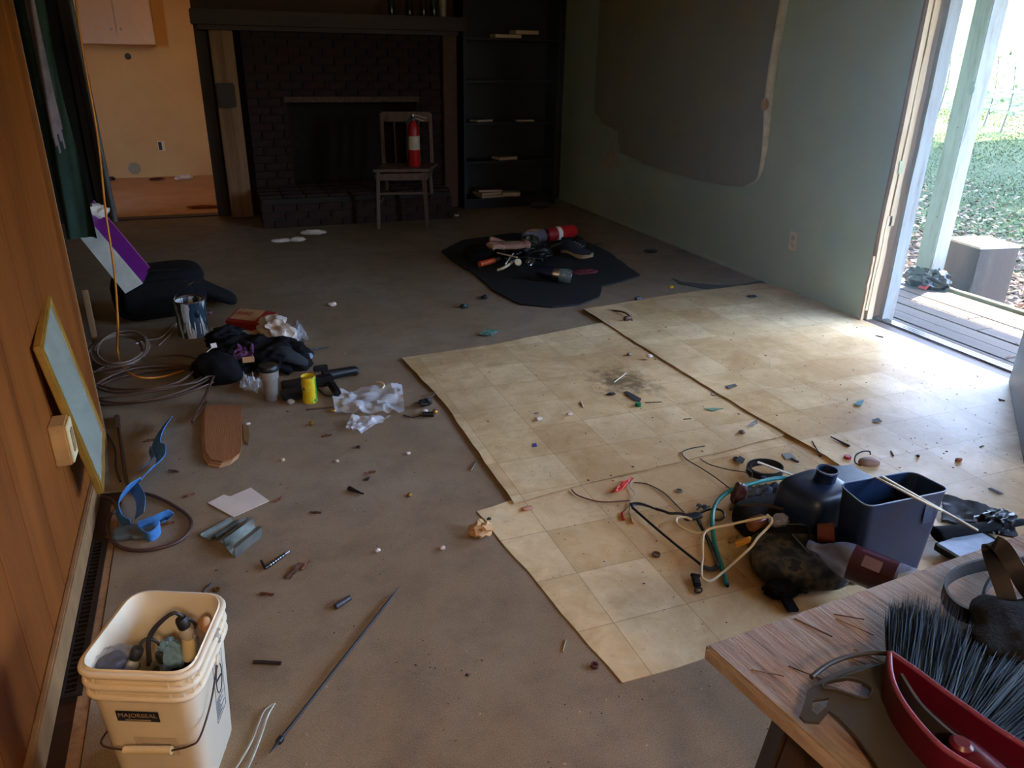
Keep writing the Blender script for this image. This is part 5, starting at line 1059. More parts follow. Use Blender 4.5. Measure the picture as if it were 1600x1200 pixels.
obj('pale_card', MB().prism([[ (v.x, v.y) for v in ps([(1584, 963), (1640, 940), (1660, 990), (1610, 1000)], TZ)]], TZ+.001, TZ+.012), mat('pale_blue_plastic', (150, 176, 200), .25), label='corner of a pale blue card on the table at the right edge', cat='card')
obj('black_pouch', MB().blob(P(1590, 985, TZ+.03), (.17, .12, .05), .3, 2.5, 4, 57, .2, False), BLACKM, smooth=180, label='black cloth pouch on the table behind the broom', cat='pouch')
# broom head
bh = thing('broom_head', P(1480, 1110, TZ), 'maroon broom head with fanned grey bristles lying on the table', 'broom')
outer = [(1390, 1020), (1391, 1045), (1398, 1072), (1413, 1100), (1440, 1135), (1475, 1170), (1520, 1198), (1580, 1230), (1680, 1275), (1760, 1300)]
inner = [(1392, 1020), (1430, 1046), (1475, 1080), (1520, 1112), (1560, 1140), (1605, 1168), (1680, 1215), (1760, 1262)]
RZ = TZ+.058; oc = [P(a, b, RZ) for a, b in outer]; ic = [P(a, b, RZ) for a, b in inner]
so_ = spline(oc, 5); si_ = spline(ic, 5)
low_o = [p.lerp(ic[min(len(ic)-1, int(i/5))], .16)+Vector((0, 0, -.05)) for i, p in enumerate(so_)]
vs = so_+low_o; n = len(so_); fs = [(i, i+1, i+1+n, i+n) for i in range(n-1)]
shell = MB().ribbon([p+Vector((0, 0, -.022)) for p in so_], .044, .005, smooth=False); obj('outer_wall', shell, MAROON, bh, 60)
obj('inner_wall', MB().ribbon([p+Vector((0, 0, -.022)) for p in si_], .044, .006, smooth=False), MAROON, bh, 60)
obj('lip', MB().tube(so_, .0035, 8, smooth=False), mat('worn_maroon_lip', (126, 60, 84), .4), bh, 60); obj('lip', MB().tube(si_, .0035, 8, smooth=False), mat('worn_maroon_lip', (126, 60, 84), .4), bh, 60)
obj('hollow_floor', MB().prism([[(p.x, p.y) for p in so_]+[(p.x, p.y) for p in reversed(si_)]], TZ+.018, TZ+.022), mat('deep_maroon', (60, 14, 24), .5), bh)
bs = P(1502, 1162, RZ); obj('screw_boss', MB().lathe([(.013, -.035), (.013, .0), (.009, .004)], bs, seg=18), MAROON, bh, 40)
obj('socket_arm', MB().tube([P(1505, 1180, TZ+.03), P(1560, 1230, TZ+.04), P(1620, 1290, TZ+.05)], .022, 14), MAROON, bh, 180)
br = MB(); r = random.Random(12); tips = spline([P(a, b, TZ+.02) for a, b in ((1388, 950), (1440, 936), (1510, 965), (1590, 1025), (1670, 1075), (1750, 1115), (1850, 1165), (1950, 1220))], 8)
for k in range(1500):
    u = r.random(); i_ = u*(len(si_)-1); a = si_[int(i_)].lerp(si_[min(len(si_)-1, int(i_)+1)], i_ % 1)
    uu = min(1, max(0, u+r.gauss(0, .012))); j_ = uu*(len(tips)-1); b = tips[int(j_)].lerp(tips[min(len(tips)-1, int(j_)+1)], j_ % 1)
    a = a+Vector((0, 0, r.uniform(-.035, -.008))); b = b+Vector((r.gauss(0, .004), r.gauss(0, .004), r.uniform(-.012, .022))); b = a.lerp(b, r.uniform(.88, 1.04)); md = a.lerp(b, .55)+Vector((r.gauss(0, .002), r.gauss(0, .002), .004))
    w_ = r.uniform(.0006, .0011)
    d = (b-a).normalized(); s1_ = d.cross(Vector((0, 0, 1))).normalized()*w_; s2_ = Vector((0, 0, w_))
    br.add([a+s1_, a-s1_*.5+s2_, a-s1_*.5-s2_, md+s1_, md-s1_*.5+s2_, md-s1_*.5-s2_, b], [(0, 1, 4, 3), (1, 2, 5, 4), (2, 0, 3, 5), (3, 4, 6), (4, 5, 6), (5, 3, 6)])
obj('bristles', br, m_pile('broom_bristles', [(16, 24, 32), (30, 42, 54), (44, 60, 74), (20, 30, 38), (66, 84, 98)], .8, .1), bh, kind='stuff')
# dustpan
dp = thing('dustpan', P(1340, 1080, TZ), 'dark grey plastic dustpan with slots leaning on the broom head', 'dustpan')
O = [(1392, 1021), (1360, 1020), (1325, 1025), (1293, 1038), (1266, 1058), (1262, 1075), (1254, 1098), (1262, 1106), (1285, 1108), (1300, 1090), (1315, 1100), (1345, 1130), (1375, 1170), (1390, 1205), (1420, 1260), (1560, 1260), (1500, 1196), (1440, 1140), (1405, 1085), (1392, 1050)]
Hh = [(1297, 1046), (1330, 1040), (1352, 1045), (1368, 1058), (1360, 1072), (1340, 1068), (1310, 1058), (1290, 1055)]
H2 = [(1275, 1074), (1300, 1070), (1296, 1084), (1282, 1096), (1273, 1090)]
zp = TZ+.040; cv = lambda L: [(v.x, v.y) for v in ps(L, zp)]
hgt = lambda p: zp-.022*max(0, min(1, (ta.x+.28-p.x)/.12))
obj('pan', MB().prism([cv(O), cv(Hh), cv(H2)], lambda p: hgt(p)-.004, lambda p: hgt(p)), OLIVEG, dp, 30)
obj('pan_lip', MB().tube([P(a, b, zp-.002) for a, b in ((1391, 1021), (1360, 1020), (1325, 1026), (1293, 1039), (1268, 1058))], .0035, 8), OLIVEG, dp, 60)
obj('slot_rim', MB().tube([Vector((x, y, hgt(Vector((x, y, 0)))+.001)) for x, y in cv(Hh)], .002, 6, closed=True, n=3), OLIVEG, dp, 60)
obj('back_wall', MB().ribbon([P(a, b, TZ+.03) for a, b in ((1402, 1075), (1430, 1120), (1470, 1160), (1520, 1200))], .05, .004), OLIVEG, dp, 60)

# ================================================================ BUCKET
bcn = [Vector((-.378, 1.400, .365)), Vector((-.157, 1.307, .365)), Vector((-.082, 1.545, .365)), Vector((-.280, 1.632, .365))]
bce = sum(bcn, Vector())/4
def br_(sc2, z, r=.05): return [Vector(((p-bce).x*sc2+bce.x, (p-bce).y*sc2+bce.y, z)) for p in rrect(bcn, r, 7)]
bk2 = thing('square_bucket', (bce.x, bce.y, 0), 'white square plastic bucket full of wires in the left foreground', 'bucket')
BK = mat('cream_bucket_plastic', (236, 222, 194), .38, var=.05, scale=5, bmp=.02)
obj('wall', loft([br_(.80, .0), br_(.82, .005), br_(.955, .33), br_(.965, .365), br_(.95, .368), br_(.935, .36), br_(.79, .012)]), BK, bk2, 40)
for z, s_ in ((.357, 1.0), (.325, .985), (.297, .975)): obj('ridge', MB().tube([p for p in br_(s_, z)], .0075, 8, closed=True, smooth=False), BK, bk2, 60)
for i, (z, s_) in enumerate(((.341, .993), (.311, .982))):
    ring = br_(s_, z)
    for j in range(0, len(ring), 2): obj('rib', MB().box(ring[j], (.004, .004, .026)), BK, bk2)
# face directions
fu = (bcn[1]-bcn[0]).normalized(); fn = Vector((fu.y, -fu.x, 0)); tilt = math.atan(.15*.12/.33)
ru = (bcn[2]-bcn[1]).normalized(); rn = Vector((ru.y, -ru.x, 0))
def onface(u0, z, org, uu, nn_, off=.001):
    s_ = .80+(.955-.80)*z/.33; c = Vector((bce.x, bce.y, 0))+(org-bce-Vector((0, 0, org.z-bce.z)))*s_; return Vector((c.x, c.y, z))+uu*u0+nn_*off
fm = (bcn[0]+bcn[1])/2; rm = (bcn[1]+bcn[2])/2
upf = (Vector((0, 0, 1))+fn*.06).normalized(); Mf = Matrix((fu, upf, fu.cross(upf))).transposed(); upr = (Vector((0, 0, 1))+rn*.06).normalized(); Mr = Matrix((ru, upr, ru.cross(upr))).transposed()
NV = mat('navy_label', (20, 24, 44), .5, bmp=0); LT = mat('pale_lettering', (176, 150, 120), .5, bmp=0); GP = mat('grey_print', (120, 126, 138), .6, bmp=0)
pc = onface(-.012, .243, fm, fu, fn, .003); obj('label', MB().box(pc, (.088, .028, .0012), Mf), NV, bk2)
text('lettering', 'MAJORSEAL', pc+fn*.0012+Vector((0, 0, .003)), Mf, .0155, LT, bk2); obj('print_line', MB().box(pc+fn*.0012+Vector((0, 0, -.009)), (.052, .0035, .0006), Mf), LT, bk2)
pc = onface(.012, .155, fm, fu, fn, .003); obj('paper_label', MB().box(pc, (.09, .05, .001), Mf), mat('cream_label2', (214, 196, 168), .6), bk2)
for k in range(5): obj('print_line', MB().box(pc+fn*.001+Vector((0, 0, .016-.008*k)), (.06, .0015, .0006), Mf), GP, bk2)
pc = onface(.02, .20, rm, ru, rn, .003); 
for a, b, w_, h_ in ((-.03, 0, .0012, .17), (.03, 0, .0012, .17), (0, .085, .06, .0012), (0, -.085, .06, .0012)): obj('print_frame', MB().box(pc+ru*a+upr*b, (w_, h_, .0008), Mr), GP, bk2)
rrn = random.Random(8)
for k in range(9):
    L_ = rrn.uniform(.018, .05); obj('print_line', MB().box(pc+upr*(-.028-.006*k)+ru*(-.026+L_/2), (L_, .002, .0008), Mr), GP, bk2)
obj('print_circle', MB().tube([pc+upr*(.018+.038*math.sin(a))+ru*.020*math.cos(a)+rn*.001 for a in [i*math.pi/10 for i in range(20)]], .0012, 5, closed=True, n=1), NV, bk2); obj('print_slash', MB().between(pc+upr*.022+ru*(-.018), pc+upr*.014+ru*.018, .003, .0014), NV, bk2)
for k in range(3): obj('print_line', MB().box(pc+upr*(.078-.007*k), (.044, .002, .0008), Mr), GP, bk2)
# bail and grip
la = onface(0, .29, (bcn[0]+bcn[3])/2, fu, -fu, .012); ra = onface(0, .29, rm, ru, rn, .012)
g0 = onface(-.045, .168, fm, fu, fn, .025); g1 = onface(.055, .172, fm, fu, fn, .025)
obj('bail', MB().tube([la, la+Vector((-.008, -.02, -.06)), la+Vector((-.0, -.06, -.115)), g0+Vector((-.045, 0.03, .005)), g0], .0022, 8), RUST, bk2, 60)
obj('bail', MB().tube([g1, g1+fu*.04+Vector((0, 0, .015)), onface(.0, .20, bcn[1], fu, fn, .012)+rn*.006, onface(-.06, .235, rm, ru, rn, .012), ra], .0022, 8), RUST, bk2, 60)
obj('grip', MB().tube([g0, g1], .0085, 12), IVORY, bk2, 60)
for p_, n_ in ((la, -fu), (ra, rn)): obj('lug', MB().lathe([(.012, -.010), (.012, .002), (.007, .004)], p_, n_, 14), BK, bk2, 40)
# bucket contents (things of their own)
def bi(px, py, z=0):
    v = W(px, py, 1, 1.46+(z-.25)*.3); return v
obj('tan_liner', MB().blob((bce.x, bce.y, .15), (.145, .145, .20), .22, 2.5, 4, 61, .4, False), mat('dark_scrap_cloth', (52, 44, 40), .85), smooth=180, label='dark scrap cloth filling the bottom of the bucket', cat='cloth')
t = thing('string_light', bi(250, 1010, .22), 'black string light cable with bulb sockets arching out of the bucket', 'string light')
SW = mat('black_twisted_wire', (38, 34, 30), .5)
obj('wire', MB().tube([bi(a, b, z) for a, b, z in ((232, 1040, .22), (231, 1005, .25), (238, 985, .27), (256, 967, .29), (272, 958, .30), (284, 963, .30), (303, 972, .29), (308, 990, .27), (312, 1010, .24))], .004, 8), SW, t, 60)
obj('wire', MB().tube([bi(a, b, z) for a, b, z in ((236, 1035, .22), (234, 1003, .256), (243, 983, .275), (262, 964, .295), (276, 957, .302))], .003, 8), SW, t, 60)
obj('wire', MB().tube([bi(a, b, z) for a, b, z in ((218, 1014, .24), (222, 1003, .25), (232, 998, .26), (245, 1003, .26), (252, 1014, .25))], .0035, 8), SW, t, 60)
for (x0, y0_, x1_, y1_, z) in ((282, 966, 294, 992, .285), (216, 1012, 212, 1022, .25), (250, 1018, 256, 1030, .245)):
    a = bi(x0, y0_, z); b = bi(x1_, y1_, z-.01); s_ = obj('socket', MB().lathe([(.011, 0), (.013, .006), (.013, .022), (.011, .026)], a, (b-a), 16), SW, t, 40)
    obj('bulb', MB().lathe([(.009, .024), (.016, .036), (.018, .048), (.012, .060), (.003, .064)], a, (b-a), 18), mat('frosty_bulb', (206, 196, 180), .12, alpha=.55, bmp=0), s_, 60)
obj('blue_gloves', MB().blob(bi(268, 1028, .235), (.045, .06, .09), .35, 3, 4, 63, .6, False, True), mat('pale_blue_nitrile', (128, 172, 200), .6, bmp=.3), smooth=60, label='pale blue glove bundle in the bucket', cat='gloves')
obj('white_pipe_piece', MB().lathe([(.014, 0), (.014, .05), (.010, .05), (.010, .01)], bi(296, 1030, .215), (.1, .2, 1), 18), IVORY, smooth=40, label='short cream pipe piece in the bucket beside the blue glove', cat='pipe')
obj('clear_film', MB().blob(bi(322, 995, .26), (.05, .05, .06), .5, 4, 4, 65, .2, False, True), CLEARD, smooth=40, label='clear crumpled film at the right side of the bucket', cat='film')
obj('brown_block', MB().blob(bi(322, 985, .26), (.035, .04, .07), .2, 2, 3, 66, .5, False), TAN, smooth=60, label='tan rounded piece against the right bucket wall', cat='block')
obj('black_cloth', MB().blob(bi(284, 1046, .21), (.07, .07, .05), .3, 4, 4, 67, .5, False, True), BLACKM, smooth=180, label='black cloth lump in the right front of the bucket', cat='cloth')
t = thing('black_adapter', bi(170, 1035, .23), 'grey-black plastic adapter wrapped in film at the left of the bucket', 'adapter')
obj('case', sq(bi(176, 1042, .235), (.06, .05, .05), .5, rot=.5), mat('dark_violet_plastic', (44, 40, 52), .35), t, 60); obj('film', MB().blob(bi(178, 1036, .245), (.085, .07, .06), .35, 4, 4, 68, .4, False, True), mat('thin_grey_film', (150, 150, 160), .15, alpha=.22, bmp=0), t, 40)
obj('rolled_cable', MB().tube([bi(205+12*math.cos(a), 1040+7*math.sin(a), .235+.004*i) for i, a in enumerate([k*math.pi/5 for k in range(24)])], .0035, 6, n=2), mat('olive_wire', (66, 64, 44), .5), smooth=60, label='olive coiled wire low in the middle of the bucket', cat='cable')
# clear plastic straps beside the bucket
for i, (pts_, lab) in enumerate((([(428, 1100), (412, 1112), (404, 1130), (392, 1160), (375, 1190), (355, 1220)], 'left clear plastic strip with an upturned tip right of the bucket'), ([(429, 1099), (418, 1118), (409, 1145), (396, 1180), (380, 1215)], 'right clear plastic strip lying beside its twin near the bucket'))):
    obj('plastic_strip', MB().ribbon([P(a, b, .006+.003*i) for a, b in pts_], .007, .003, Vector((.8, .2, .5))), mat('milky_plastic_strip', (196, 200, 184), .2, alpha=.75, bmp=0), smooth=60, label=lab, cat='plastic strip')
# long black rod
t = thing('long_rod', P(520, 1045), 'long thin black rod with a pointed tip lying diagonally on the carpet', 'rod')
a = P(425, 1172, .010); b = P(626, 915, .010); d = (b-a).normalized()
obj('shaft', MB().tube([a+d*.03, b-d*.05], .0042, 8, smooth=False), mat('dark_rod', (44, 42, 42), .45), t, 60); obj('tip', MB().tube([b-d*.05, b], .004, 8, smooth=False, taper=lambda q: 1-.9*q), mat('dark_rod', (44, 42, 42), .45), t, 60)
obj('ferrule', MB().lathe([(.005, 0), (.0085, .004), (.0085, .016), (.005, .02)], a+d*.02, d, 14), BLACK, t, 40); obj('point', MB().tube([a+d*.02, a-d*.01], .0045, 8, smooth=False, taper=lambda q: 1-.8*q), BLACK, t, 60)

# ================================================================ WALL THINGS, RIGHT
pts = [(940, -60), (934, 60), (930, 130), (929, 178), (938, 185), (938, 192), (965, 205), (968, 238), (1010, 257), (1085, 280), (1130, 290), (1158, 292), (1178, 286), (1186, 268), (1190, 240), (1196, 165), (1210, 80), (1230, -60)]
pw = [W(a, b, 0, XR-.02) for a, b in pts]; m = MB(); n = len(pw)
tri = tessellate_polygon([[Vector((p.y, p.z, 0)) for p in pw]])
vs = [(XR-.018+.0, p.y, p.z) for p in pw]+[(XR-.006, p.y, p.z) for p in pw]; fs = [t_ for t_ in tri]+[tuple(i+n for i in reversed(t_)) for t_ in tri]+[(i, (i+1) % n, (i+1) % n+n, i+n) for i in range(n)]
sh = thing('wall_sheet', (XR-.02, 5.9, .6), 'olive plastic sheet taped over the right wall with one rounded lower corner', 'plastic sheet')
obj('sheet', m.add(vs, fs), OLIVECLOTH, sh)
ed = [W(a, b, 0, XR-.03) for a, b in ((1236, -60), (1222, 20), (1208, 100), (1200, 165), (1197, 210), (1192, 250), (1184, 280), (1166, 290))]
obj('rolled_edge', MB().tube(ed, .035, 10, flat=.5, taper=lambda q: 1.0 if q < .4 else 1.0-.75*(q-.4)/.6), mat('pale_film_edge', (206, 200, 168), .4), sh, 180, label='pale rolled edge')
cpt = W(1196, 163, 0, XR-.055); obj('tape_disc', MB().lathe([(.040, 0), (.042, .004), (.030, .006), (.028, .004)], cpt, (-1, 0, 0), 24), mat('amber_disc', (230, 170, 60), .5), sh, 40, label='round amber disc')
obj('torn_flap', MB().prism([[(0, 0)]*3], 0, 0) if False else MB().add([W(a, b, 0, XR-.02) for a, b in ((962, 208), (968, 262), (942, 265), (938, 252))]+[W(a, b, 0, XR-.008) for a, b in ((962, 208), (968, 262), (942, 265), (938, 252))], [(0, 1, 2, 3), (7, 6, 5, 4), (0, 4, 5, 1), (1, 5, 6, 2), (2, 6, 7, 3), (3, 7, 4, 0)]), mat('pale_flap', (190, 180, 136), .6), sh, label='pale torn lower flap')
p = W(1240, 377, 0, XR); t = thing('wall_outlet', (XR, p.y, p.z), 'ivory cover plate of a power outlet on the right wall by the door', 'outlet')
obj('plate', MB().box((XR-.004, p.y, p.z), (.008, .08, .125), bev=.003), IVORY, t)
for dz in (.025, -.025): obj('socket', MB().box((XR-.009, p.y, p.z+dz), (.004, .034, .03), bev=.002), mat('ivory_socket', (196, 176, 132), .5), t)
obj('screw', MB().lathe([(.004, 0), (.003, .002)], (XR-.008, p.y, p.z), (-1, 0, 0), 8), CHROME, t)
obj('baseboard_right', MB().box((XR-.006, (DY1+YB)/2+.02, .012), (.012, YB-DY1-.06, .024), bev=.003), GREYWALL, kind='structure')

# ================================================================ SMALL DEBRIS, PIECE BY PIECE
def nut(px, py, r, m, nm, cat, lab, z=.0, h=.008, hole=.55):
    p = P(px, py, z); return obj(nm, MB().lathe([(r*hole, 0), (r, 0), (r, h), (r*hole, h), (r*hole, 0)], p, seg=18, capb=False, capt=False), m, smooth=35, label=lab, cat=cat)
def lid(px, py, r, h, m, nm, lab, z=.0, ax=(0, 0, 1), cat='screw top'):
    p = P(px, py, z); t = thing(nm, p, lab, cat); obj('top', MB().lathe([(r, 0), (r, h*.9), (r*.9, h), (r*.5, h)], p, ax, 20), m, t, 40); obj('seal_ring', MB().lathe([(r*1.05, 0), (r*1.05, h*.2)], p, ax, 20), m, t, 40); return t
def chip(px, m, nm, cat, lab, z=.0, th=.002, curl=.004):
    L = ps(px, z); c = sum(L, Vector())/len(L); mm = max((p-c).length for p in L)
    f = lambda p: z+.001+curl*((Vector((p.x, p.y, z))-c).length/mm)**2
    return obj(nm, MB().prism([[(p.x, p.y) for p in L]], f, lambda p: f(p)+th), m, label=lab, cat=cat)
def stick(a, b, r, m, nm, cat, lab, z=.0, tp=None, head=None):
    pa, pb = P(*a, z+r), P(*b, z+r); t = MB().tube([pa, pb], r, 8, smooth=False, taper=tp)
    if head: t.lathe([(r*head, -r), (r*head, r*.6)], pa, (pb-pa), 10)
    return obj(nm, t, m, smooth=50, label=lab, cat=cat)
def lump(px, py, d, m, nm, cat, lab, z=0.0, amp=.4, rot=0, sub=2): p = P(px, py, z); return obj(nm, MB().blob((p.x, p.y, z+d[2]*.45), d, amp, 3, sub, px, rot, False, True), m, smooth=50, label=lab, cat=cat)
DK = mat('dark_scrap', (40, 34, 32), .7); TW2 = mat('twig_brown', (92, 60, 42), .8); GOLDB = mat('dull_brass', (176, 136, 70), .35, .8)
lid(997, 634, .015, .014, GREEN, 'screw_top', 'dark green bottle cap on the middle vinyl sheet', VZ)
lid(1324, 716, .014, .012, mat('pinkish_red_plastic', (176, 60, 70), .4), 'screw_top', 'pinkish red bottle cap on the vinyl behind the jug', .018)
chip([(975, 614), (980, 613), (1002, 624), (1000, 629), (990, 627)], DK, 'tape_strip', 'tape', 'dark tape strip behind the green bottle cap', VZ)
chip([(1134, 604), (1148, 601), (1152, 604), (1138, 609)], mat('grey_strip', (84, 86, 84), .6), 'grey_tag', 'tag', 'small grey rectangle on the door-side vinyl sheet', .018)
stick((960, 597), (978, 583), .0025, STK, 'matchstick', 'stick', 'pale wooden stick on the mud stain', VZ)
stick((1008, 629), (1034, 628), .002, DK, 'twig', 'twig', 'dark twig right of the green bottle cap', VZ)
chip([(832, 694), (838, 693), (839, 698), (833, 699)], mat('blue_white_tab', (60, 70, 150), .5), 'blue_tab', 'tab', 'tiny blue and white tab on the middle vinyl sheet', VZ, curl=0)
lump(842, 656, (.028, .022, .014), PAPER, 'white_crumb', 'crumb', 'white plaster crumb on the left of the middle vinyl', VZ); lump(838, 647, (.02, .015, .008), CLEARD, 'clear_crumb', 'crumb', 'glassy crumb just behind the white plaster crumb', VZ)
lump(1014, 559, (.035, .03, .022), PAPER, 'plaster_lump', 'crumb', 'white plaster lump at the edge of the door-side vinyl', .018)
lump(983, 555, (.03, .02, .014), mat('grey_lump', (120, 118, 116), .7), 'grey_lump', 'crumb', 'grey lump left of the white plaster lump', VZ)
lump(890, 648, (.03, .02, .01), PAPER, 'paper_crumb', 'crumb', 'small twisted paper crumb mid-left on the vinyl', VZ)
stick((908, 628), (911, 636), .003, PAPER, 'paper_twist', 'paper', 'short upright white paper twist left of the green cap', VZ)
lump(955, 617, (.04, .025, .012), DK, 'mud_clod', 'mud', 'dark mud clod on the stain left of the tape strip', VZ, .6)
cord('curved_root', [(922, 488), (950, 485), (972, 487), (984, 494), (988, 503)], [.012, .014, .03, .03, .012], .006, TW2, 'curved brown root-like cord at the far corner of the vinyl', 'root')
lump(980, 501, (.05, .03, .03), BROWNC, 'root_knob', 'clump', 'brown knob at the end of the curved root', .018)
t = chip([(748, 525), (760, 517), (780, 519), (768, 528)], mat('green_white_wrapper', (120, 160, 146), .25, var=.8, scale=40), 'wrapper', 'wrapper', 'shiny green and white wrapper on the carpet behind the vinyl', 0, curl=.012)
chip([(1100, 640), (1114, 638), (1130, 640), (1114, 643)], mat('pale_green_strip', (120, 150, 120), .4), 'green_strip', 'strip', 'pale green strip with a dark tip on the middle vinyl', VZ)
obj('clear_ring', MB().tube([P(1116+5*math.cos(a), 615+3*math.sin(a), .012) for a in [k*math.pi/6 for k in range(12)]], .0018, 6, closed=True, n=1), mat('grey_ring', (110, 106, 100), .4), smooth=60, label='thin grey ring on the edge of the door-side vinyl', cat='ring')
stick((1068, 655), (1080, 654), .002, DK, 'twig', 'twig', 'short dark twig in front of the pale green strip', VZ)
lump(1159, 677, (.03, .024, .014), BROWNC, 'brown_lump', 'crumb', 'brown lump near the curled corner of the middle vinyl', VZ)
chip([(1168, 668), (1174, 661), (1182, 659), (1184, 663), (1174, 668)], CLEARD, 'glass_sliver', 'glass', 'glassy sliver near the curled vinyl corner', VZ, curl=.01)
chip([(1148, 725), (1155, 716), (1164, 720), (1160, 727)], BLACK, 'black_scrap', 'scrap', 'curled black scrap left of the black belt coil', .004, curl=.01)
nut(1150, 718, .012, DK, 'broken_ring', 'ring', 'small broken dark ring left of the belt coil', .004)
t = thing('metal_bracket', P(1235, 716, .018), 'small grey metal bracket right of the black belt coil', 'bracket'); obj('plate', MB().prism([[ (v.x, v.y) for v in ps([(1221, 710), (1235, 708), (1242, 716), (1228, 719)], .004)]], .005, .008), ZINC, t); obj('tang', MB().between(P(1236, 716, .008), P(1248, 722, .006), .010, .006, bev=.001), mat('dark_metal', (60, 66, 74), .4, .6), t)
stick((1282, 712), (1269, 689), .002, DK, 'nail', 'nail', 'dark nail with its head towards the jug', .018, head=3)
stick((1298, 682), (1327, 697), .005, mat('dark_metal', (60, 66, 74), .4, .6), 'metal_pin', 'pin', 'dark tapered metal pin on the door-side vinyl', .018, tp=lambda q: .5+.6*q)
t = thing('oval_pouch', P(1357, 722, .018), 'oval tan pouch with a dark cord loop on the door-side vinyl', 'pouch'); pq = P(1358, 722, .026); obj('pouch', sq(pq, (.085, .055, .034), .85, rot=-.25), mat('tan_pouch', (150, 118, 100), .6), t, 180)
obj('cord_loop', MB().tube([P(a, b, z) for a, b, z in ((1345, 728, .02), (1336, 722, .03), (1337, 712, .04), (1346, 706, .045), (1358, 705, .04), (1360, 710, .035))], .003, 6), BLACK, t, 60); obj('tab', MB().between(P(1320, 728, .012), P(1334, 734, .012), .018, .006), BLACK, t)
lump(1497, 721, (.032, .022, .014), mat('rust_brown', (150, 84, 44), .7), 'dry_leaf', 'leaf', 'curled rust brown leaf on the vinyl right of the pouch', .018, .6)
stick((1392, 705), (1396, 712), .003, DK, 'wire_bit', 'wire', 'tiny bent dark wire bit on the vinyl by the pouch', .018)
lump(1434, 714, (.012, .012, .012), DK, 'pebble', 'pebble', 'single round dark pebble on the bluish vinyl', .018)
t = thing('twisted_wire', P(1534, 702, .018), 'tiny twisted dark wire figure on the vinyl near the door leaf', 'wire'); obj('wire', MB().tube([P(a, b, z) for a, b, z in ((1531, 708, .01), (1534, 702, .016), (1531, 698, .02), (1537, 697, .018), (1535, 703, .012), (1538, 708, .01))], .0018, 6), BLACK, t)
chip([(1543, 765), (1548, 764), (1568, 774), (1562, 774)], DK, 'dark_sliver', 'sliver', 'long dark sliver at the right on the vinyl', .018)
chip([(1334, 634), (1340, 628), (1350, 628), (1345, 637)], mat('teal_foil', (90, 150, 160), .3, .3), 'teal_foil', 'foil', 'small teal foil scrap in the middle of the glossy vinyl', .018, curl=.01)
chip([(1362, 657), (1372, 655), (1378, 660), (1366, 661)], DK, 'dark_chip', 'chip', 'dark flat chip right of the teal foil', .018)
stick((1368, 524), (1380, 527), .003, DK, 'twig', 'twig', 'dark twig on the vinyl just inside the threshold', .018)
stick((1560, 623), (1570, 626), .0025, DK, 'twig', 'twig', 'dark twig on the glossy vinyl beside the door leaf', .018)
t = thing('tangle', P(1174, 466, 0), 'small dark tangle of bits by the right wall behind the vinyl', 'clump'); obj('tangle', MB().blob(P(1174, 465, .012), (.07, .05, .03), .7, 5, 3, 71, 0, True, True), DK, t)
lump(1049, 450, (.03, .03, .02), YELLOW, 'yellow_crumb', 'crumb', 'tiny yellow scrap on the carpet right of the mat')
lump(1016, 394, (.12, .10, .02), DK, 'dark_puck', 'lid', 'flat dark round lid on the carpet by the right wall')
chip([(1052, 391), (1070, 391), (1076, 396), (1060, 397)], CLEARD, 'clear_scrap', 'scrap', 'shiny clear scrap beside the flat dark lid')
obj('carpet_scrap', MB().prism([jag(ps([(1050, 436), (1066, 442), (1110, 446), (1150, 447), (1190, 440), (1205, 450), (1160, 456), (1100, 452), (1060, 444)]), .06, .008, 8)], .001, .008), mat('dark_carpet_scrap', (58, 58, 54), .9, bmp=.5), label='torn dark carpet scrap behind the vinyl by the right wall', cat='carpet scrap')
for px, py, m, l in ((725, 481, mat('dark_green_plastic', (16, 54, 44), .4), 'dark green cap fragment left in front of the mat'), (757, 467, BLACK, 'black plastic fragment in front of the mat'), (997, 470, BLACK, 'black plastic fragment right of the mat'), (519, 478, PAPER, 'small pale scrap on the carpet behind the vinyl left')): lump(px, py, (.05, .04, .03), m, 'fragment', 'fragment', l)
t = thing('paper_litter', P(490, 362), 'crumpled white tissue nearest the hearth', 'tissue'); obj('tissue', MB().blob(P(490, 363, .02), (.19, .05, .04), .5, 4, 4, 73, -.2, True, True), PAPER, t, 60)
for px, py, d, l in ((440, 378, (.16, .05, .03), 'left white paper scrap on the carpet before the hearth'), (466, 377, (.12, .05, .04), 'right white paper scrap on the carpet before the hearth')): lump(px, py, d, PAPER, 'paper_scrap', 'paper', l, sub=3)
lump(845, 325, (.25, .12, .08), mat('grey_green_box', (70, 74, 62), .8), 'dim_carton', 'carton', 'dim grey carton on the floor by the bookcase foot')
lump(576, 317, (.05, .03, .03), PAPER, 'paper_bit', 'paper', 'tiny white paper bit below the wooden chair'); lump(713, 338, (.05, .03, .02), PAPER, 'paper_bit', 'paper', 'tiny white paper bit right of the chair by the bookcase')
lump(325, 492, (.05, .03, .03), mat('dark_red_brown', (80, 40, 36), .5), 'brown_fragment', 'fragment', 'dark brown fragment right of the paint can')
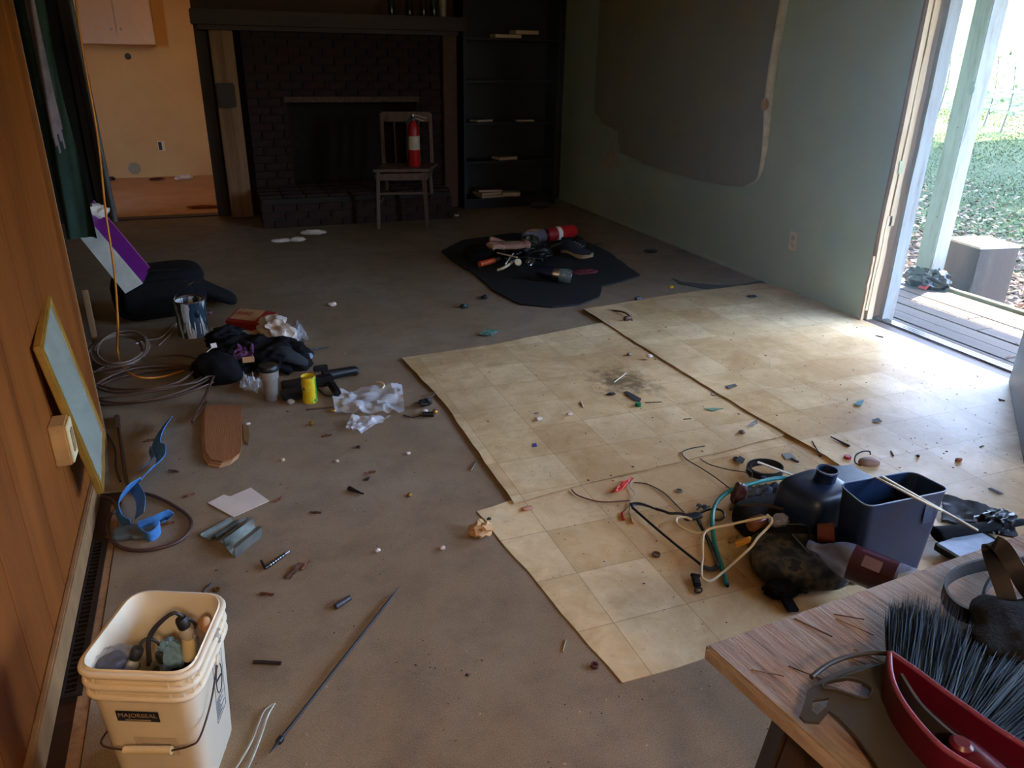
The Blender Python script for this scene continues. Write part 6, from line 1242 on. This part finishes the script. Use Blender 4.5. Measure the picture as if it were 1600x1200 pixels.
# around the yellow can and clear bag
rod([(478, 640), (520, 636)], [.004, .004], .004, TW2, 'brown wooden splinter lying between can and clear bag', 'splinter', 'splinter')
lump(455, 631, (.035, .025, .025), mat('translucent_stone', (170, 160, 150), .3), 'pale_stone', 'stone', 'pale stone between tumbler and yellow can'); lump(465, 624, (.04, .03, .02), DK, 'dark_shard', 'shard', 'dark shard beside the pale stone')
lump(520, 643, (.03, .02, .014), GOLDB, 'brass_fitting', 'fitting', 'brassy fitting at the left end of the clear bag'); lump(487, 664, (.022, .022, .022), GOLDB, 'brass_nut', 'nut', 'round brass nut on the carpet below the yellow can')
t = thing('brass_hook', P(597, 602, .02), 'cream hooked plastic piece on the clear bag', 'hook'); obj('hook', MB().tube([P(588, 597, .03), P(596, 598, .034), P(600, 602, .03), P(597, 607, .022)], .005, 8), IVORY, t, 60)
lump(557, 587, (.022, .022, .022), mat('copper_bit', (150, 84, 40), .4, .5), 'copper_nut', 'nut', 'copper nut right of the rifle muzzle')
t = thing('bulb_socket', P(664, 629), 'black bulb socket at the left edge of the middle vinyl', 'socket'); obj('case', MB().blob(P(664, 629, .018), (.06, .04, .03), .5, 3, 3, 75, 0, True, True), BLACK, t, 50); obj('lead', MB().tube([P(648, 630, .006), P(670, 622, .01), (P(680, 614, .016))], .0025, 6), BLACK, t, 60)
t = thing('chess_pawn', P(670, 645), 'black and white plastic plug pieces beside the vinyl edge', 'plug'); obj('white_knob', MB().lathe([(.014, 0), (.014, .016), (.010, .02)], P(665, 646, .002), (-.3, -.4, .8), 14), WHITEP, t, 50); obj('black_barrel', MB().tube([P(660, 647, .012), P(678, 647, .012)], .012, 10), BLACK, t, 60); obj('brass_end', MB().lathe([(.012, 0), (.012, .012), (.008, .016)], P(679, 645, .002), (.2, -.4, .9), 14), GOLDB, t, 50); obj('lead', MB().tube([P(660, 648, .006), P(645, 652, .004), P(630, 648, .004)], .002, 5), BLACK, t, 60)
t.name = 'plug_pieces'
stick((664, 617), (680, 612), .002, TW2, 'twig', 'twig', 'thin brown twig poking over the left vinyl edge', .006)
t = thing('black_dart', P(556, 768), 'small black cone-shaped plastic tip on the open carpet', 'tip'); obj('cone', MB().tube([P(545, 763, .010), P(568, 772, .006)], .010, 10, smooth=False, taper=lambda q: 1-.75*q), BLACK, t, 60); t.name = 'plastic_tip'
obj('black_shard', MB().prism([[(v.x, v.y) for v in ps([(569, 752), (578, 746), (576, 751)])]], .001, .006), DK, label='thin black shard above the cone-shaped tip', cat='shard')
obj('nail', MB().tube([P(736, 735, .004), P(743, 722, .006)], .0025, 6).lathe([(.005, 0), (.005, .002)], P(743, 722, .006), (.2, .9, .1), 8), CHROME, smooth=50, label='bright nail on the carpet left of the middle vinyl', cat='nail')
obj('crumpled_paper', MB().blob(P(752, 826, .022), (.075, .07, .045), .5, 2.4, 3, 77, .2, True, True), mat('tan_wax_paper', (206, 160, 104), .6, bmp=.3), smooth=30, label='crumpled tan wax paper at the left corner of the near vinyl', cat='paper')
lump(824, 796, (.05, .022, .012), mat('pinkish_tan_chip', (196, 146, 116), .6), 'tan_chip', 'chip', 'pinkish tan chip on the near vinyl below the seam', .004)
lump(764, 812, (.016, .012, .01), DK, 'dark_crumb', 'crumb', 'dark crumb beside the crumpled tan paper', .004)
nut(1025, 868, .014, mat('brown_rubber', (88, 66, 54), .6), 'rubber_ring', 'ring', 'brown rubber ring on the near vinyl sheet', .004, .008, .75); nut(1061, 768, .013, ZINC, 'hex_nut', 'nut', 'silver washer nut on the near vinyl behind the black hanger', .004, .007, .6)
t = thing('key_bunch', P(1093, 790, .004), 'bunch of dark keys behind the black hanger hub', 'keys')
r = random.Random(2)
for k in range(5):
    p = P(1093+r.uniform(-9, 9), 790+r.uniform(-5, 5), .010+.003*k); a = r.uniform(0, 6.3); d = Vector((math.cos(a), math.sin(a), r.uniform(-.1, .3))); kk = obj('key', MB().between(p, p+d*.03, .005, .002).lathe([(.008, -.001), (.008, .001)], p, Vector((0, 0, 1)), 12), mat('dark_metal', (60, 66, 74), .4, .6), t)
t = thing('black_clip', P(1087, 910, .004), 'black binder-like plastic clip at the tip of the cream hanger', 'clip'); obj('jaw', MB().between(P(1079, 898, .016), P(1094, 900, .016), .008, .012, bev=.002), BLACK, t); obj('body', MB().between(P(1086, 900, .014), P(1090, 916, .012), .022, .018, bev=.004), BLACK, t); obj('eye', MB().tube([P(1091+6*math.cos(a), 922+4*math.sin(a), .01) for a in [k*math.pi/5 for k in range(10)]], .003, 6, closed=True, n=1), BLACK, t, 60)
# near carpet
t = thing('drill_bit_holder', P(430, 878), 'dark ratchet screwdriver piece with bright segments on the carpet', 'tool'); a = P(414, 888, .008); b = P(452, 861, .014)
obj('shank', MB().tube([a, a.lerp(b, .8)], .0062, 8, smooth=False), mat('gun_metal', (64, 60, 60), .35, .7), t, 50)
for k in range(6): q = a.lerp(b, .2+.1*k); obj('collar', MB().lathe([(.0074, -.0018), (.0074, .0018)], q, b-a, 10), CHROME, t, 50)
obj('tip', MB().tube([a.lerp(b, .8), b], .004, 8, smooth=False), CHROME, t, 50); obj('hook', MB().tube([a, P(408, 876, .012)], .004, 6, smooth=False), mat('gun_metal', (64, 60, 60), .35, .7), t, 50)
t = thing('marker_cap', P(535, 941), 'short dark cylindrical plastic barrel on the near carpet', 'tube'); a = P(524, 948, .009); b = P(546, 934, .009); obj('barrel', MB().tube([a, b], .009, 12, smooth=False), mat('slate_plastic', (66, 64, 66), .45), t, 50); obj('end', MB().lathe([(.0085, 0), (.0085, .002)], b, (b-a), 12), BLACK, t); t.name = 'plastic_barrel'
stick((396, 1034), (439, 1036), .005, mat('burnt_wood', (44, 30, 28), .8), 'burnt_stick', 'stick', 'short dark burnt stick right of the bucket')
stick((318, 925), (330, 912), .003, mat('gun_metal', (64, 60, 60), .35, .7), 'steel_pin', 'pin', 'small steel pin behind the bucket rim'); nut(340, 922, .010, GOLDB, 'brass_washer', 'washer', 'brass washer behind the bucket rim', 0, .006)
nut(929, 1042, .011, mat('reddish_ring', (90, 50, 48), .5), 'red_brown_ring', 'ring', 'small reddish ring on the carpet left of the vinyl corner', 0, .010, .6)
stick((879, 1018), (884, 1000), .0022, mat('pale_twig', (150, 134, 112), .7), 'twig', 'twig', 'pale twig on the carpet left of the near vinyl sheet')
LFM = mat('dry_leaf_brown', (112, 66, 40), .7, var=.3)
for k, (px, py, a, lab) in enumerate(((272, 738, -.7, 'dark curled leaf right of the blue webbing'), (295, 776, .3, 'reddish curled leaf inside the brown cord loop'), (262, 820, 0, 'small brown leaf inside the brown cord loop'), (460, 893, .9, 'long curled brown bark sliver right of the tool'), (478, 885, .8, 'reddish bark chip right of the long sliver'), (417, 930, -.5, 'brown leaf bit on the carpet above the burnt stick'), (232, 690, 0, 'tiny dark leaf left of the blue webbing top'), (510, 682, 0, 'dark leaf on the carpet below the brass nut'), (436, 782, .6, 'brown leaf right of the white paper scrap'), (493, 803, -.5, 'small tan chip on the open carpet'), (578, 740, 0, 'small dark leaf above the thin black shard'))):
    p = P(px, py, 0); L_ = .022 if k not in (3,) else .04; d = Vector((math.cos(a), math.sin(a), 0)); s_ = Vector((-d.y, d.x, 0))
    obj('leaf_fragment', MB().sheet([p-d*L_-s_*L_*.3+Vector((0, 0, .004)), p+d*L_-s_*L_*.25+Vector((0, 0, .006)), p+d*L_+s_*L_*.2+Vector((0, 0, .008)), p-d*L_+s_*L_*.3+Vector((0, 0, .004))], 6, 4, .012, 3, .0008, k, base=.001), LFM if k % 3 else TW2, smooth=60, label=lab, cat='leaf')
for k, (px, py, lab) in enumerate(((442, 720, 'cream popcorn-like crumb right of the cardboard board'), (527, 722, 'white crumb on the open carpet below the clear bag'), (638, 710, 'pale crumb on the open carpet left of the vinyl'), (640, 775, 'brass crumb on the open carpet mid-left'), (560, 700, 'dark crumb on the carpet below the torn film'), (388, 664, 'tiny white speck beside the knife blade'), (590, 862, 'pale chip on the near carpet centre'), (692, 858, 'white speck on the carpet left of the tan paper'))):
    lump(px, py, (.018, .015, .012), [IVORY, PAPER, PAPER, GOLDB, DK, PAPER, PAPER, PAPER][k], 'crumb', 'crumb', lab)
# uncountable grit
def grit(nm, n, zone, cols, sz, lab, sd, z=.001):
    r = random.Random(sd); b = MB()
    for _ in range(n):
        x, y = zone(r); s = r.uniform(*sz)*(1+r.random()**4*1.5); a = r.uniform(0, 6.3); u = Vector((math.cos(a), math.sin(a), 0))*s; v = Vector((-math.sin(a), math.cos(a), 0))*s*r.uniform(.4, .9); c = Vector((x, y, z)); h = Vector((0, 0, s*.5))
        b.add([c-u, c-v, c+u, c+v, c+h], [(0, 1, 4), (1, 2, 4), (2, 3, 4), (3, 0, 4), (3, 2, 1, 0)])
    return obj(nm, b, m_pile(nm+'_tints', cols, .7), label=lab, cat='debris', kind='stuff')
grit('carpet_grit', 1500, lambda r: (r.uniform(CARPET_EDGE, 2.2), .9+6*r.random()**1.5), [(206, 192, 170), (70, 44, 32), (96, 60, 44), (54, 36, 28), (90, 60, 40), (40, 30, 26), (180, 160, 130)], (.0012, .0036), 'crumbs and grit scattered over the carpet', 81)
grit('vinyl_grit', 520, lambda r: (r.uniform(.95, 2.15), r.uniform(1.4, 3.85)), [(206, 192, 170), (70, 44, 32), (96, 60, 44), (54, 36, 28), (90, 60, 40)], (.0012, .0035), 'grit scattered over the middle vinyl sheet', 82, VZ)
grit('doorway_grit', 500, lambda r: (r.uniform(2.25, 3.6), r.uniform(1.3, 4.2)), [(206, 192, 170), (70, 44, 32), (40, 36, 34), (54, 36, 28), (30, 30, 30)], (.0014, .0042), 'grit scattered over the vinyl by the doorway', 83, .018)
